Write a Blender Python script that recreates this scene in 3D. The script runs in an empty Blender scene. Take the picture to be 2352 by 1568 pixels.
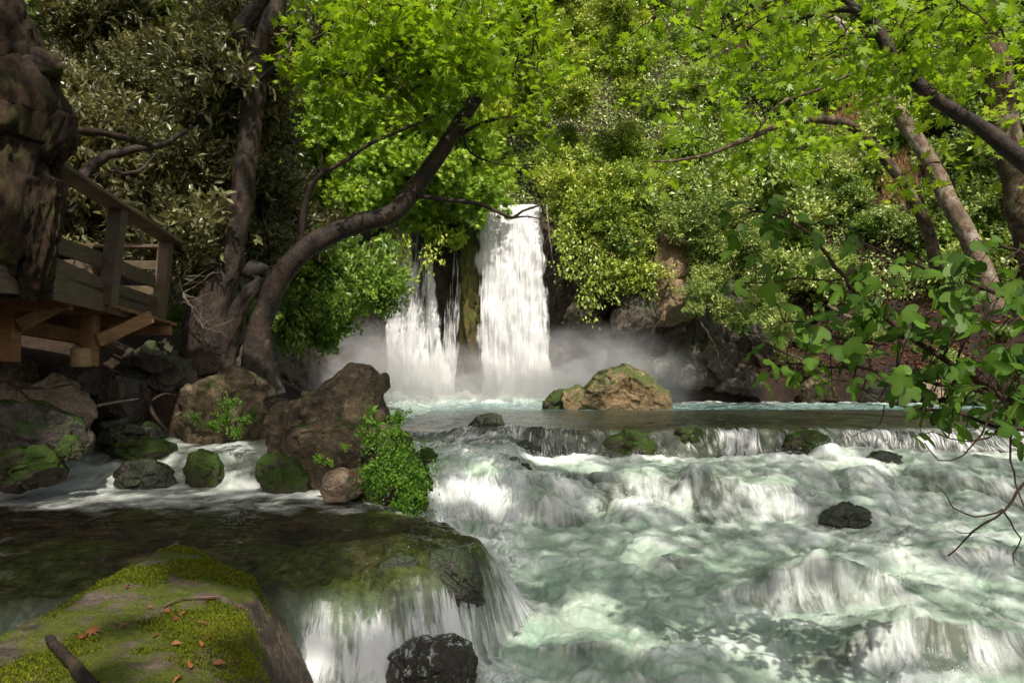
import bpy, math, random
import numpy as np

C = bpy.context.scene.collection
RNG = np.random.default_rng(7)
random.seed(7)
# ------------------------------------------------------------------ camera maths (photo measured in 2352x1568 pixels)
SUN = np.array([.12, -.58, .80]); SUN /= np.linalg.norm(SUN)
F, CX, HY, CZ = 1700.0, 1176.0, 861.0, 1.0


def P(x, y, d):
    return np.array([(x - CX) / F * d, d, CZ + (HY - y) / F * d])


def PX(px, d):
    return (px - CX) / F * d


# ------------------------------------------------------------------ noise
_perm = np.random.default_rng(3).permutation(256)
_perm = np.concatenate([_perm, _perm, _perm]).astype(np.int64)
_grad = np.random.default_rng(5).normal(size=(256, 3))
_grad /= np.linalg.norm(_grad, axis=1)[:, None]


def pnoise(p):
    p = np.asarray(p, float)
    i = np.floor(p).astype(np.int64)
    f = p - i
    u = f * f * f * (f * (f * 6 - 15) + 10)
    i &= 255
    out = 0
    for dx in (0, 1):
        wx = u[:, 0] if dx else 1 - u[:, 0]
        for dy in (0, 1):
            wy = u[:, 1] if dy else 1 - u[:, 1]
            for dz in (0, 1):
                wz = u[:, 2] if dz else 1 - u[:, 2]
                h = _perm[_perm[_perm[i[:, 0] + dx] + i[:, 1] + dy] + i[:, 2] + dz]
                g = _grad[h]
                out = out + wx * wy * wz * (g[:, 0] * (f[:, 0] - dx) + g[:, 1] * (f[:, 1] - dy) + g[:, 2] * (f[:, 2] - dz))
    return out * 1.5


def fbm(p, octs=4, lac=2.03, gain=0.5):
    p = np.asarray(p, float)
    a, s, t = 1.0, 0.0, 0.0
    for k in range(octs):
        s = s + a * pnoise(p + 17.3 * k)
        t += a
        a *= gain
        p = p * lac
    return s / t


def ridged(p, octs=4):
    p = np.asarray(p, float)
    a, s, t = 1.0, 0.0, 0.0
    for k in range(octs):
        s = s + a * (1 - np.abs(pnoise(p + 9.1 * k)) * 2)
        t += a
        a *= .5
        p = p * 2.1
    return s / t


def sstep(a, b, x):
    t = np.clip((np.asarray(x, float) - a) / (b - a), 0, 1)
    return t * t * (3 - 2 * t)


def lerp(a, b, t):
    return a + (b - a) * t


# ------------------------------------------------------------------ object helpers
def set_tags(o, label=None, cat=None, group=None, kind=None):
    if label: o['label'] = label
    if cat: o['category'] = cat
    if group: o['group'] = group
    if kind: o['kind'] = kind
    return o


def empty(name, loc, label, cat, group=None, kind=None):
    o = bpy.data.objects.new(name, None)
    o.empty_display_size = .2
    o.location = tuple(loc)
    C.objects.link(o)
    return set_tags(o, label, cat, group, kind)


def link(name, me, mat, parent=None):
    o = bpy.data.objects.new(name, me)
    if mat is not None and len(me.materials) == 0:
        me.materials.append(mat)
    C.objects.link(o)
    if parent is not None:
        o.parent = parent
        o.matrix_parent_inverse.identity()
        # mesh coordinates are given in world space; shift by the thing's base
        o.location = tuple(-c for c in parent.location) if parent.parent is None else (0, 0, 0)
    return o


def mesh(name, V, Fs, smooth=True, attrs=None):
    """V (n,3); Fs list of int arrays (m,k)."""
    me = bpy.data.meshes.new(name)
    V = np.asarray(V, np.float32)
    Fs = [np.asarray(f, np.int32) for f in Fs if len(f)]
    nl = sum(f.size for f in Fs)
    npoly = sum(len(f) for f in Fs)
    me.vertices.add(len(V))
    me.vertices.foreach_set('co', V.ravel())
    me.loops.add(nl)
    me.loops.foreach_set('vertex_index', np.concatenate([f.ravel() for f in Fs]))
    me.polygons.add(npoly)
    tot = np.concatenate([np.full(len(f), f.shape[1], np.int32) for f in Fs])
    st = np.concatenate([[0], np.cumsum(tot)[:-1]]).astype(np.int32)
    me.polygons.foreach_set('loop_start', st)
    me.polygons.foreach_set('use_smooth', np.full(npoly, smooth, bool))
    for k, a in (attrs or {}).items():
        a = np.asarray(a, np.float32)
        if a.ndim == 1:
            at = me.attributes.new(k, 'FLOAT', 'POINT'); at.data.foreach_set('value', a)
        else:
            at = me.attributes.new(k, 'FLOAT_VECTOR', 'POINT'); at.data.foreach_set('vector', a.ravel())
    me.update(calc_edges=True)
    me.validate()
    return me


def gridfaces(nr, nc):
    r, c = np.meshgrid(np.arange(nr - 1), np.arange(nc - 1), indexing='ij')
    a = (r * nc + c).ravel()
    return np.stack([a, a + 1, a + nc + 1, a + nc], 1)


class MB:
    """collects shapes for ONE mesh"""
    def __init__(s):
        s.V, s.F, s.A, s.n = [], {}, [], 0

    def add(s, V, Fs, tint=0.5):
        V = np.asarray(V, float)
        for f in Fs:
            f = np.asarray(f, np.int64)
            if len(f): s.F.setdefault(f.shape[1], []).append(f + s.n)
        s.V.append(V)
        s.A.append(np.full(len(V), tint) if np.isscalar(tint) else np.asarray(tint))
        s.n += len(V)
        return s

    def build(s, name, mat, parent=None, smooth=True):
        me = mesh(name, np.concatenate(s.V), [np.concatenate(v) for v in s.F.values()], smooth, {'tint': np.concatenate(s.A)})
        return link(name, me, mat, parent)

    def tube(s, pts, radii, sides=8, rough=0.0, seed=0.0, step=None, cap=True, tint=.5):
        pts = np.asarray(pts, float)
        radii = np.asarray(radii, float)
        pts, radii = resample(pts, radii, step) if step else (pts, radii)
        n = len(pts)
        T = np.gradient(pts, axis=0)
        T /= np.linalg.norm(T, axis=1)[:, None] + 1e-9
        up = np.array([.13, .97, .2]) if abs(T[0][1]) < .8 else np.array([.9, .1, .3])
        N = np.zeros_like(T)
        v = up - T[0] * (up @ T[0]); v /= np.linalg.norm(v)
        for i in range(n):
            v = v - T[i] * (v @ T[i]); v /= np.linalg.norm(v) + 1e-9
            N[i] = v
        B = np.cross(T, N)
        a = np.linspace(0, 2 * math.pi, sides, endpoint=False)
        ring = (np.cos(a)[None, :, None] * N[:, None] + np.sin(a)[None, :, None] * B[:, None])
        V = pts[:, None] + ring * radii[:, None, None]
        V = V.reshape(-1, 3)
        if rough:
            d = fbm(V * np.array([2.2, 2.2, 1.4]) + seed, 3) * .55 + ridged(V * np.array([10, 10, 2.0]) + .6 * fbm(V * 3 + seed, 2)[:, None] + seed, 5) * .75 - .3
            V = V + ring.reshape(-1, 3) * (d * rough)[:, None]
        i, j = np.meshgrid(np.arange(n - 1), np.arange(sides), indexing='ij')
        q = np.stack([i * sides + j, i * sides + (j + 1) % sides, (i + 1) * sides + (j + 1) % sides, (i + 1) * sides + j], -1).reshape(-1, 4)
        Fs = [q]
        if cap:
            k = len(V)
            V = np.concatenate([V, [pts[0], pts[-1]]])
            jj = np.arange(sides)
            Fs.append(np.stack([(jj + 1) % sides, jj, np.full(sides, k)], 1))
            e = (n - 1) * sides
            Fs.append(np.stack([e + jj, e + (jj + 1) % sides, np.full(sides, k + 1)], 1))
        return s.add(V, Fs, tint)

    def beam(s, p0, p1, w, h, up=(0, 0, 1), tint=None, ch=.006):
        p0, p1 = np.asarray(p0, float), np.asarray(p1, float)
        t = p1 - p0; L = np.linalg.norm(t); t /= L
        u = np.asarray(up, float); sd = np.cross(t, u); sd /= np.linalg.norm(sd); u = np.cross(sd, t)
        cs = np.array([(-w / 2 + ch, -h / 2), (w / 2 - ch, -h / 2), (w / 2, -h / 2 + ch), (w / 2, h / 2 - ch), (w / 2 - ch, h / 2), (-w / 2 + ch, h / 2), (-w / 2, h / 2 - ch), (-w / 2, -h / 2 + ch)])
        V = []
        for p in (p0, p1):
            V.append(p + cs[:, :1] * sd + cs[:, 1:] * u)
        V = np.concatenate(V)
        j = np.arange(8)
        q = np.stack([j, (j + 1) % 8, (j + 1) % 8 + 8, j + 8], 1)
        return s.add(V, [q, [list(range(7, -1, -1)), list(range(8, 16))]], random.random() if tint is None else tint)


def resample(pts, radii, step):
    # Catmull-Rom then even spacing
    n = len(pts)
    Q, R = [], []
    for i in range(n - 1):
        p0, p1, p2, p3 = pts[max(i - 1, 0)], pts[i], pts[i + 1], pts[min(i + 2, n - 1)]
        L = np.linalg.norm(p2 - p1)
        m = max(2, int(L / step))
        for t in np.linspace(0, 1, m, endpoint=False):
            Q.append(.5 * ((2 * p1) + (-p0 + p2) * t + (2 * p0 - 5 * p1 + 4 * p2 - p3) * t * t + (-p0 + 3 * p1 - 3 * p2 + p3) * t ** 3))
            R.append(lerp(radii[i], radii[i + 1], t))
    Q.append(pts[-1]); R.append(radii[-1])
    return np.array(Q), np.array(R)


# ------------------------------------------------------------------ node helper
class Mat:
    def __init__(s, name):
        s.m = bpy.data.materials.new(name); s.m.use_nodes = True
        s.t = s.m.node_tree; s.t.nodes.clear()
        s.out = s.n('ShaderNodeOutputMaterial')

    def n(s, typ, inputs=None, **kw):
        nd = s.t.nodes.new(typ)
        for k, v in kw.items(): setattr(nd, k, v)
        for k, v in (inputs or {}).items(): s.put(nd, k, v)
        return nd

    def put(s, nd, k, v):
        sock = nd.inputs[k]
        if hasattr(v, 'is_output') or isinstance(v, bpy.types.NodeSocket): s.t.links.new(v, sock)
        elif isinstance(v, bpy.types.Node): s.t.links.new(v.outputs[0], sock)
        else:
            if sock.type == 'RGBA' and not np.isscalar(v) and len(v) == 3: v = (*v, 1)
            sock.default_value = v

    def math(s, op, a, b=0.0, c=0.0, clamp=False):
        nd = s.n('ShaderNodeMath', operation=op, use_clamp=clamp)
        for i, v in enumerate((a, b, c)): s.put(nd, i, v)
        return nd.outputs[0]

    def mix(s, f, a, b, blend='MIX'):
        nd = s.n('ShaderNodeMix', data_type='RGBA', blend_type=blend)
        s.put(nd, 0, f); s.put(nd, 6, a); s.put(nd, 7, b)
        return nd.outputs[2]

    def ramp(s, f, stops):
        nd = s.n('ShaderNodeValToRGB')
        cr = nd.color_ramp
        while len(cr.elements) < len(stops): cr.elements.new(.5)
        for e, (p, c) in zip(cr.elements, stops):
            e.position = p
            e.color = (c, c, c, 1) if np.isscalar(c) else (*c, 1)
        s.put(nd, 0, f)
        return nd.outputs[0]

    def noise(s, vec, scale, detail=4, rough=.55, dist=0.0):
        nd = s.n('ShaderNodeTexNoise', {'Scale': scale, 'Detail': detail, 'Roughness': rough, 'Distortion': dist})
        if vec is not None: s.put(nd, 'Vector', vec)
        return nd.outputs[0]

    def attr(s, name, out=2):
        return s.n('ShaderNodeAttribute', attribute_name=name).outputs[out]

    def mapr(s, v, a, b, c=0.0, d=1.0):
        nd = s.n('ShaderNodeMapRange', {0: v, 1: a, 2: b, 3: c, 4: d})
        return nd.outputs[0]

    def scalev(s, v, xyz):
        return s.n('ShaderNodeVectorMath', {0: v, 1: xyz}, operation='MULTIPLY').outputs[0]

    def bump(s, h, strength=.5, dist=.05):
        return s.n('ShaderNodeBump', {'Height': h, 'Strength': strength, 'Distance': dist}).outputs[0]

    def done(s, shader):
        s.t.links.new(shader.outputs[0] if isinstance(shader, bpy.types.Node) else shader, s.out.inputs['Surface'])
        return s.m


def mat_leaf(name, dark, light, trans=.45, rough=.45, spec=.35, yellow=None):
    m = Mat(name)
    t = m.attr('tint')
    inf = m.n('ShaderNodeObjectInfo').outputs['Random']
    col = m.mix(t, dark, light)
    if yellow: col = m.mix(m.mapr(t, .9, .97), col, yellow)
    br = m.mapr(inf, 0, 1, .75, 1.2)
    col = m.mix(1.0, col, m.n('ShaderNodeCombineColor', {0: br, 1: m.mapr(inf, 0, 1, .82, 1.12), 2: br}).outputs[0], 'MULTIPLY')
    b = m.n('ShaderNodeBsdfPrincipled', {'Base Color': col, 'Roughness': rough, 'Specular IOR Level': spec})
    tc = m.mix(1.0, col, (1.25, 1.25, .55), 'MULTIPLY')
    tr = m.n('ShaderNodeBsdfTranslucent', {'Color': tc})
    return m.done(m.n('ShaderNodeMixShader', {0: trans, 1: b, 2: tr}))


def mat_rock(name, c1, c2, c3, moss=0.0, mosscol=((.012, .025, .004), (.07, .12, .012)), rough=.75, scale=1.0, wet=0.0, mossbias=.0):
    m = Mat(name)
    tc = m.n('ShaderNodeTexCoord').outputs['Object']
    n1 = m.noise(tc, 1.3 * scale, 6, .6, .6)
    n2 = m.noise(tc, 7 * scale, 8, .65)
    n3 = m.noise(tc, 30 * scale, 5, .7)
    vor = m.n('ShaderNodeTexVoronoi', {'Vector': m.n('ShaderNodeVectorMath', {0: tc, 1: m.n('ShaderNodeTexNoise', {'Vector': tc, 'Scale': 3 * scale, 'Detail': 4.0}).outputs[1]}, operation='ADD').outputs[0], 'Scale': 1.7 * scale}, feature='DISTANCE_TO_EDGE').outputs[0]
    crack = m.mapr(vor, 0.0, .045, 0, 1)
    col = m.mix(m.ramp(n1, [(.35, 0.0), (.62, 1.0)]), c1, c2)
    col = m.mix(m.ramp(n2, [(.48, 0.0), (.7, 1.0)]), col, c3)
    col = m.mix(1.0, col, m.ramp(n3, [(.3, .55), (.65, 1.15)]), 'MULTIPLY')
    col = m.mix(m.math('MULTIPLY', m.math('SUBTRACT', 1.0, crack), m.ramp(n1, [(.52, .0), (.68, .6)])), col, (.012, .009, .006))
    r = rough
    if moss > 0:
        nz = m.n('ShaderNodeSeparateXYZ', {0: m.n('ShaderNodeNewGeometry').outputs['Normal']}).outputs[2]
        mn = m.noise(tc, 2.6 * scale, 6, .62)
        f = m.math('ADD', m.math('MULTIPLY', nz, .45), m.math('ADD', m.math('MULTIPLY', mn, 1.5), mossbias - 1.25 + moss))
        f = m.mapr(f, 0.0, .18)
        mc = m.mix(m.noise(tc, 22 * scale, 5, .7), mosscol[0], mosscol[1])
        mc = m.mix(m.mapr(m.noise(tc, 120, 2), .4, .65), m.mix(.6, mc, (.004, .007, .002)), mc)
        col = m.mix(f, col, mc)
    hh = m.math('ADD', m.math('MULTIPLY', n2, .7), m.math('ADD', m.math('MULTIPLY', n3, .28), m.math('MULTIPLY', crack, .10)))
    nrm = m.bump(hh, .75, .10 / scale)
    b = m.n('ShaderNodeBsdfPrincipled', {'Base Color': col, 'Roughness': m.mapr(n2, .3, .7, max(.12, r - .2), min(1, r + .15)), 'Normal': nrm, 'Specular IOR Level': .3 + wet * .4})
    return m.done(b)


def mat_bark(name, c1, c2, c3=None, scale=1.0, rough=.85, wet=0.0, stretch=.35):
    m = Mat(name)
    tc = m.n('ShaderNodeTexCoord').outputs['Object']
    sv = m.scalev(tc, (1, 1, stretch))
    n1 = m.noise(sv, 3 * scale, 7, .65, .5)
    n2 = m.noise(sv, 16 * scale, 6, .7)
    col = m.mix(m.ramp(n1, [(.38, 0.0), (.62, 1.0)]), c1, c2)
    if c3: col = m.mix(m.ramp(m.noise(tc, 2.2 * scale, 5, .6), [(.52, 0.0), (.62, 1.0)]), col, c3)
    col = m.mix(1.0, col, m.ramp(n2, [(.3, .35), (.62, 1.15)]), 'MULTIPLY')
    nrm = m.bump(m.math('ADD', n2, m.math('MULTIPLY', n1, .8)), .8, .06 / scale)
    return m.done(m.n('ShaderNodeBsdfPrincipled', {'Base Color': col, 'Roughness': rough, 'Normal': nrm, 'Specular IOR Level': .3 + .4 * wet}))


def mat_wood(name, c1, c2, moss, rough=.7):
    m = Mat(name)
    tc = m.n('ShaderNodeTexCoord').outputs['Object']
    t = m.attr('tint')
    v = m.n('ShaderNodeVectorMath', {0: tc, 1: m.n('ShaderNodeCombineXYZ', {0: m.math('MULTIPLY', t, 7.0), 1: m.math('MULTIPLY', t, 3.0), 2: t}).outputs[0]}, operation='ADD').outputs[0]
    g = m.noise(m.scalev(v, (6, 1.2, 26)), 1.6, 6, .65, 1.0)
    n = m.noise(v, 2.4, 5, .6)
    col = m.mix(m.ramp(g, [(.3, 0.0), (.7, 1.0)]), c1, c2)
    col = m.mix(m.ramp(n, [(.50, 0.0), (.66, .75)]), col, moss)
    col = m.mix(1.0, col, m.ramp(t, [(0, .75), (1, 1.15)]), 'MULTIPLY')
    nrm = m.bump(g, .5, .02)
    return m.done(m.n('ShaderNodeBsdfPrincipled', {'Base Color': col, 'Roughness': m.mapr(n, .35, .65, rough - .25, rough + .1), 'Normal': nrm}))


# ------------------------------------------------------------------ leaves
def T_diamond():
    return np.array([(0, 0, 0), (.26, .45, .07), (0, 1, -.05), (-.26, .45, .07)]), [np.array([(0, 1, 2), (0, 2, 3)])]


def T_lance():
    V = np.array([(0, 0, 0), (.13, .25, .04), (.15, .55, .03), (0, 1, -.08), (-.15, .55, .03), (-.13, .25, .04), (0, .5, 0)])
    return V, [np.array([(0, 1, 6), (1, 2, 6), (2, 3, 6), (3, 4, 6), (4, 5, 6), (5, 0, 6)])]


def T_lobed(lobes, curl=.06):
    """lobes: list of (angle deg from axis, length) tips, notches between."""
    pts = [(0.0, 0.0)]
    out = []
    c = np.array([0, .32])
    for i, (a, L, nl) in enumerate(lobes):
        out.append((a, L))
        if nl: out.append((a + nl[0], nl[1]))
    V = [(0, 0, 0), (c[0], c[1], 0)]
    for a, L in out:
        r = math.radians(a)
        x, y = c[0] + L * math.sin(r), c[1] + L * math.cos(r)
        V.append((x, y, -curl * (L / .6) ** 2 + .03 * abs(x)))
    V = np.array(V)
    n = len(V)
    idx = [0] + list(range(2, n))
    fs = [(1, idx[i], idx[(i + 1) % len(idx)]) for i in range(len(idx))]
    return V, [np.array(fs)]


# plane-tree leaf: five pointed lobes
T_PLANE = T_lobed([(-140, .40, (22, .22)), (-85, .60, (25, .24)), (-35, .64, (17, .30)), (0, .74, (18, .30)), (35, .64, (25, .24)), (85, .60, (33, .22)), (140, .40, None)])
# fig leaf: three broad rounded lobes
T_FIG = T_lobed([(-160, .30, (24, .38)), (-112, .44, (20, .52)), (-78, .54, (14, .50)), (-52, .34, (12, .33)), (-28, .50, (12, .66)), (-6, .74, (12, .74)), (18, .60, (12, .46)), (42, .32, (12, .38)), (66, .52, (14, .54)), (96, .50, (18, .44)), (136, .38, (24, .30))], .07)
T_FIG2 = (T_FIG[0] * np.array([.8, 1.05, 3.2]), T_FIG[1])
T_FIG3 = (T_FIG[0] * np.array([1.0, .9, -1.6]), T_FIG[1])
T_D, T_L = T_diamond(), T_lance()


def unit(v):
    return v / (np.linalg.norm(v, axis=-1, keepdims=True) + 1e-9)


def leaves(mb, cen, axis, nrm, size, tmpl, tint):
    V, Fs = tmpl
    n = len(cen)
    axis = unit(axis)
    nrm = unit(nrm - axis * np.sum(nrm * axis, 1)[:, None])
    side = np.cross(axis, nrm)
    size = np.broadcast_to(np.asarray(size, float), (n,))
    W = cen[:, None] + size[:, None, None] * (V[None, :, 0, None] * side[:, None] + V[None, :, 1, None] * axis[:, None] + V[None, :, 2, None] * nrm[:, None])
    k = len(V)
    off = (np.arange(n) * k)[:, None, None]
    mb.add(W.reshape(-1, 3), [(f[None] + off).reshape(-1, f.shape[1]) for f in Fs], (np.clip(tint, 0, 1)[:, None] + (np.r_[.22, .28, np.zeros(k - 2)] if k > 10 else np.zeros(k))[None]).ravel())
    return mb


def cloud(mb, clumps, n, size, tmpl, tint=(.5, .25), up=.6, droop=0.0, shell=.5, rosette=0, rng=RNG):
    """leaves spread through ellipsoid clumps: clumps = list of (centre, (rx,ry,rz))"""
    w = np.array([r[0] * r[1] * r[2] for _, r in clumps]) ** .67
    cnt = rng.multinomial(n, w / w.sum())
    for (c, r), k in zip(clumps, cnt):
        if not k: continue
        kk = max(1, k // rosette) if rosette else k
        d = unit(rng.normal(size=(kk, 3)))
        rad = rng.random(kk) ** (1 / 3)
        rad = lerp(rad, 1 - (1 - rad) * .35, shell)
        pos = np.asarray(c) + d * rad[:, None] * np.asarray(r) * (1 + .22 * rng.normal(size=(kk, 1)))
        ctint = rng.normal() * .10
        if rosette:
            pos = np.repeat(pos, rosette, 0); d = np.repeat(d, rosette, 0)
            pos = pos + rng.normal(size=pos.shape) * size * .12
            kk = len(pos)
        out = unit(d + rng.normal(size=(kk, 3)) * .7)
        nr = unit(out * (1 - up) + np.array([0, 0, 1.0]) * up + rng.normal(size=(kk, 3)) * .45)
        ax = unit(out + rng.normal(size=(kk, 3)) * .6 + np.array([0, 0, -droop]))
        tt = tint[0] + ctint + tint[1] * rng.normal(size=kk) * .6
        leaves(mb, pos, ax, nr, size * (.65 + .6 * rng.random(kk)), tmpl, tt)
    return mb


exec_parts = []
# ------------------------------------------------------------------ materials
M = {}
M['leaf_bright'] = mat_leaf('leaf_bright', (.13, .22, .018), (.58, .68, .07), .28, .42, .4, (.62, .60, .09))
M['leaf_broad'] = mat_leaf('leaf_broad', (.10, .21, .02), (.44, .60, .075), .32, .42, .4)
M['leaf_mid'] = mat_leaf('leaf_mid', (.06, .15, .022), (.38, .54, .09), .35, .38, .5)
M['leaf_laurel'] = mat_leaf('leaf_laurel', (.07, .14, .016), (.56, .67, .10), .24, .33, .5, (.62, .6, .14))
M['leaf_ivy'] = mat_leaf('leaf_ivy', (.07, .15, .025), (.48, .58, .15), .24, .33, .6, (.5, .55, .24))
M['leaf_olive'] = mat_leaf('leaf_olive', (.050, .052, .021), (.31, .305, .13), .2, .34, .6)
M['leaf_plane'] = mat_leaf('leaf_plane', (.11, .21, .012), (.38, .54, .035), .52, .4, .35)
M['leaf_fig'] = mat_leaf('leaf_fig', (.038, .098, .010), (.155, .28, .028), .42, .5, .3)
M['leaf_fern'] = mat_leaf('leaf_fern', (.05, .13, .01), (.17, .34, .03), .4, .5, .3)
M['leaf_dry'] = mat_leaf('leaf_dry', (.075, .022, .010), (.36, .14, .05), .2, .6, .3)
M['grass_dry'] = mat_leaf('grass_dry', (.34, .19, .10), (.62, .42, .25), .3, .7, .2)
M['moss'] = mat_leaf('moss', (.022, .034, .003), (.20, .235, .016), .3, .8, .1)
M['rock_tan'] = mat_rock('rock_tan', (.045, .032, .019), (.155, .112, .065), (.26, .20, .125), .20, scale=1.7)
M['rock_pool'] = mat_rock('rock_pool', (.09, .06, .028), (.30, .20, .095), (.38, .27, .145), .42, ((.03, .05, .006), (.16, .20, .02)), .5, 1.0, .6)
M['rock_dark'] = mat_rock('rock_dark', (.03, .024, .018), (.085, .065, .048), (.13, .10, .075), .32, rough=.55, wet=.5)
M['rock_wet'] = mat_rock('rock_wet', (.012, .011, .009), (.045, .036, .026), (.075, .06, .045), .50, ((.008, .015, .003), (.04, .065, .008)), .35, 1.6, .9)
def mat_veil():
    m = Mat('rock_veil')
    pos = m.n('ShaderNodeNewGeometry').outputs['Position']; nz = m.n('ShaderNodeSeparateXYZ', {0: m.n('ShaderNodeNewGeometry').outputs['Normal']}).outputs[2]
    s = m.math('ADD', m.math('MULTIPLY', m.noise(m.scalev(pos, (1, .6, .28)), 16, 7, .62, .6), .6), m.math('MULTIPLY', m.noise(m.scalev(pos, (1, .6, .2)), 46, 4, .6), .4))
    f = m.mapr(m.math('ADD', s, m.math('MULTIPLY', nz, .10)), .60, .80)
    rk = m.mix(m.noise(pos, 9, 7, .68), (.006, .005, .004), (.05, .038, .026))
    rk = m.mix(m.mapr(m.noise(pos, 4, 5), .5, .62), rk, (.02, .03, .006))
    col = m.mix(f, rk, (.8, .82, .82))
    return m.done(m.n('ShaderNodeBsdfPrincipled', {'Base Color': col, 'Roughness': m.mapr(f, 0, 1, .16, .6), 'Normal': m.bump(m.math('ADD', s, m.noise(pos, 12, 6, .65)), .8, .05)}))


M['rock_veil'] = mat_veil()
M['rock_moss'] = mat_rock('rock_moss', (.03, .026, .018), (.09, .07, .05), (.13, .10, .07), .62, ((.015, .035, .003), (.085, .15, .012)), .7, 1.6)
M['rock_slab'] = mat_rock('rock_slab', (.04, .031, .023), (.125, .094, .068), (.18, .138, .10), .20, ((.03, .045, .004), (.17, .20, .014)), .8, 1.6)
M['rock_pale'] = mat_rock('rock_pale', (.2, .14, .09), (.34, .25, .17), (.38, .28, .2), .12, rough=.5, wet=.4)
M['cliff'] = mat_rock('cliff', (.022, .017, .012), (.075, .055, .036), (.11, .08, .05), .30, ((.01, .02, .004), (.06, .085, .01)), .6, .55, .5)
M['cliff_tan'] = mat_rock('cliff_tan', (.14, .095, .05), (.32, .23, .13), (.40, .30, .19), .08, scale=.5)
M['cliff_moss'] = mat_rock('cliff_moss', (.03, .022, .012), (.13, .10, .03), (.16, .15, .03), .42, ((.03, .05, .006), (.24, .27, .03)), .7, .9, mossbias=.1)
M['soil'] = mat_rock('soil', (.012, .008, .006), (.036, .022, .014), (.065, .036, .022), .0, scale=.9, rough=.95)
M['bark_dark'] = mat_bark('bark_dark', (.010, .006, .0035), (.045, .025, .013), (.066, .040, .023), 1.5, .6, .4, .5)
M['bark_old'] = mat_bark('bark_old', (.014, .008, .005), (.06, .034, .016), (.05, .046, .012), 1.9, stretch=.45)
M['bark_plane'] = mat_bark('bark_plane', (.05, .032, .02), (.15, .10, .06), (.24, .19, .13), 1.0, .8, 0, .6)
M['bark_pale'] = mat_bark('bark_pale', (.13, .09, .06), (.26, .19, .13), (.42, .36, .29), .8, .8, 0, .7)
M['twig'] = mat_bark('twig', (.03, .018, .011), (.09, .055, .033), None, 3.0)
M['wood'] = mat_wood('wood', (.06, .042, .027), (.19, .135, .085), (.11, .09, .03))
M['wood_orange_lit'] = mat_wood('wood_orange_lit', (.15, .07, .03), (.40, .21, .09), (.13, .07, .03))  # timber under the deck: the orange light there is put into its colour
M['concrete'] = mat_rock('concrete', (.33, .21, .10), (.5, .33, .17), (.5, .34, .2), 0, scale=3)  # footing colour includes the orange light falling on it

# ------------------------------------------------------------------ ground
def shore_left(Y):
    return np.interp(Y, [0, 8, 9, 10.5, 11.5, 12.2, 13, 16, 20, 24, 28, 32], [-7.5, -7.0, -6.2, -5.6, -5.2, -3.6, -3.3, -3.9, -4.6, -5.6, -6.5, -8])


def shore_right(X):
    return np.interp(X, [0, 6, 12, 15, 18, 20, 22, 30], [30, 26.8, 26.4, 25.2, 23, 17, 12, 8])


def terrain(X, Y):
    X = np.asarray(X, float); Y = np.asarray(Y, float)
    p = np.stack([X * .35, Y * .35, 0 * X], 1)
    nz = fbm(p, 5)
    sl = shore_left(Y) - X + .5 * nz
    gl = -1.7 + 1.75 * sstep(-.7, .7, sl) + .38 * np.maximum(sl, 0) + .75 * np.maximum(sl - 4.0, 0)
    sr = Y - shore_right(X) + .6 * nz
    gr = -1.7 + 2.6 * sstep(-.5, .5, sr) + .85 * np.maximum(sr, 0) + .7 * np.maximum(sr - 5, 0)
    sr = np.where(X > 4, sr, -5)
    gr = np.where(X > 4, gr, -1.7)
    yc = 29.2 - .02 * (X - 1) ** 2 * (X < 1) - .05 * np.maximum(X - 3, 0) ** 2
    sc = Y - yc
    gc = -1.7 + 8.6 * sstep(-.1, 1.0, sc) + .95 * np.maximum(sc - .5, 0)
    gc = np.where((X > -14) & (X < 9), gc, -1.7)
    z = np.maximum(np.maximum(gl, gr), gc)
    bed = -1.7
    ca = np.maximum(z, bed)
    return ca + np.where(ca > -.5, nz * .35, 0)


gx = np.linspace(-34, 40, 371)
gy = np.concatenate([np.arange(-6, 2, .5), np.arange(2, 34, .14), np.arange(34, 75, .4)])
GY, GX = np.meshgrid(gy, gx, indexing='ij')
GZ = terrain(GX.ravel(), GY.ravel())
GZ = GZ + .06 * fbm(np.stack([GX.ravel() * 2, GY.ravel() * 2, GZ * 2], 1), 3) * (GZ > -.3)
me = mesh('ground', np.stack([GX.ravel(), GY.ravel(), GZ], 1), [gridfaces(len(gy), len(gx))])
set_tags(link('ground', me, M['soil']), kind='structure')


def hit(px, py, d0=12, d1=70):
    """where the sight line through a photo point meets the ground: used to find plausible standing places"""
    d = np.arange(d0, d1, .15)
    X = (px - CX) / F * d; Z = CZ + (HY - py) / F * d
    g = terrain(X, d)
    i = np.argmax(Z < g)
    if not (Z < g).any(): i = len(d) - 1
    return np.array([X[i], d[i], g[i]])


# cliff wall behind the falls: one faceted rock face, wrapped round the plunge pool
nu, nv = 420, 220
u = np.linspace(0, 1, nu); v = np.linspace(0, 1, nv)
VV, UU = np.meshgrid(v, u, indexing='ij')
ctrl = np.array([(-9.5, 19), (-8.0, 23.0), (-6.3, 26.4), (-3.6, 28.4), (-.5, 29.0), (2.2, 28.9), (4.6, 28.0), (7.0, 26.9), (9.5, 26.9)])
tt = np.linspace(0, 1, len(ctrl))
bx = np.interp(UU.ravel(), tt, ctrl[:, 0]); by = np.interp(UU.ravel(), tt, ctrl[:, 1])
top = np.interp(UU.ravel(), tt, [5.5, 6.3, 7.0, 7.4, 7.3, 7.2, 6.6, 5.0, 3.0])
zz = -1.2 + VV.ravel() * (top + 1.2)
q = np.stack([bx, by, zz], 1)
dirn = np.stack([-(bx - 0) * .06, -np.ones_like(bx), .0 * bx], 1); dirn = unit(dirn)
lean = -.9 * (VV.ravel() - .5) ** 2 + .2
dsp = .8 * fbm(q * .45, 4) + .45 * ridged(q * np.array([1.2, 1.2, .8]), 4) - .2 + .10 * fbm(q * 4, 3)
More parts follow.
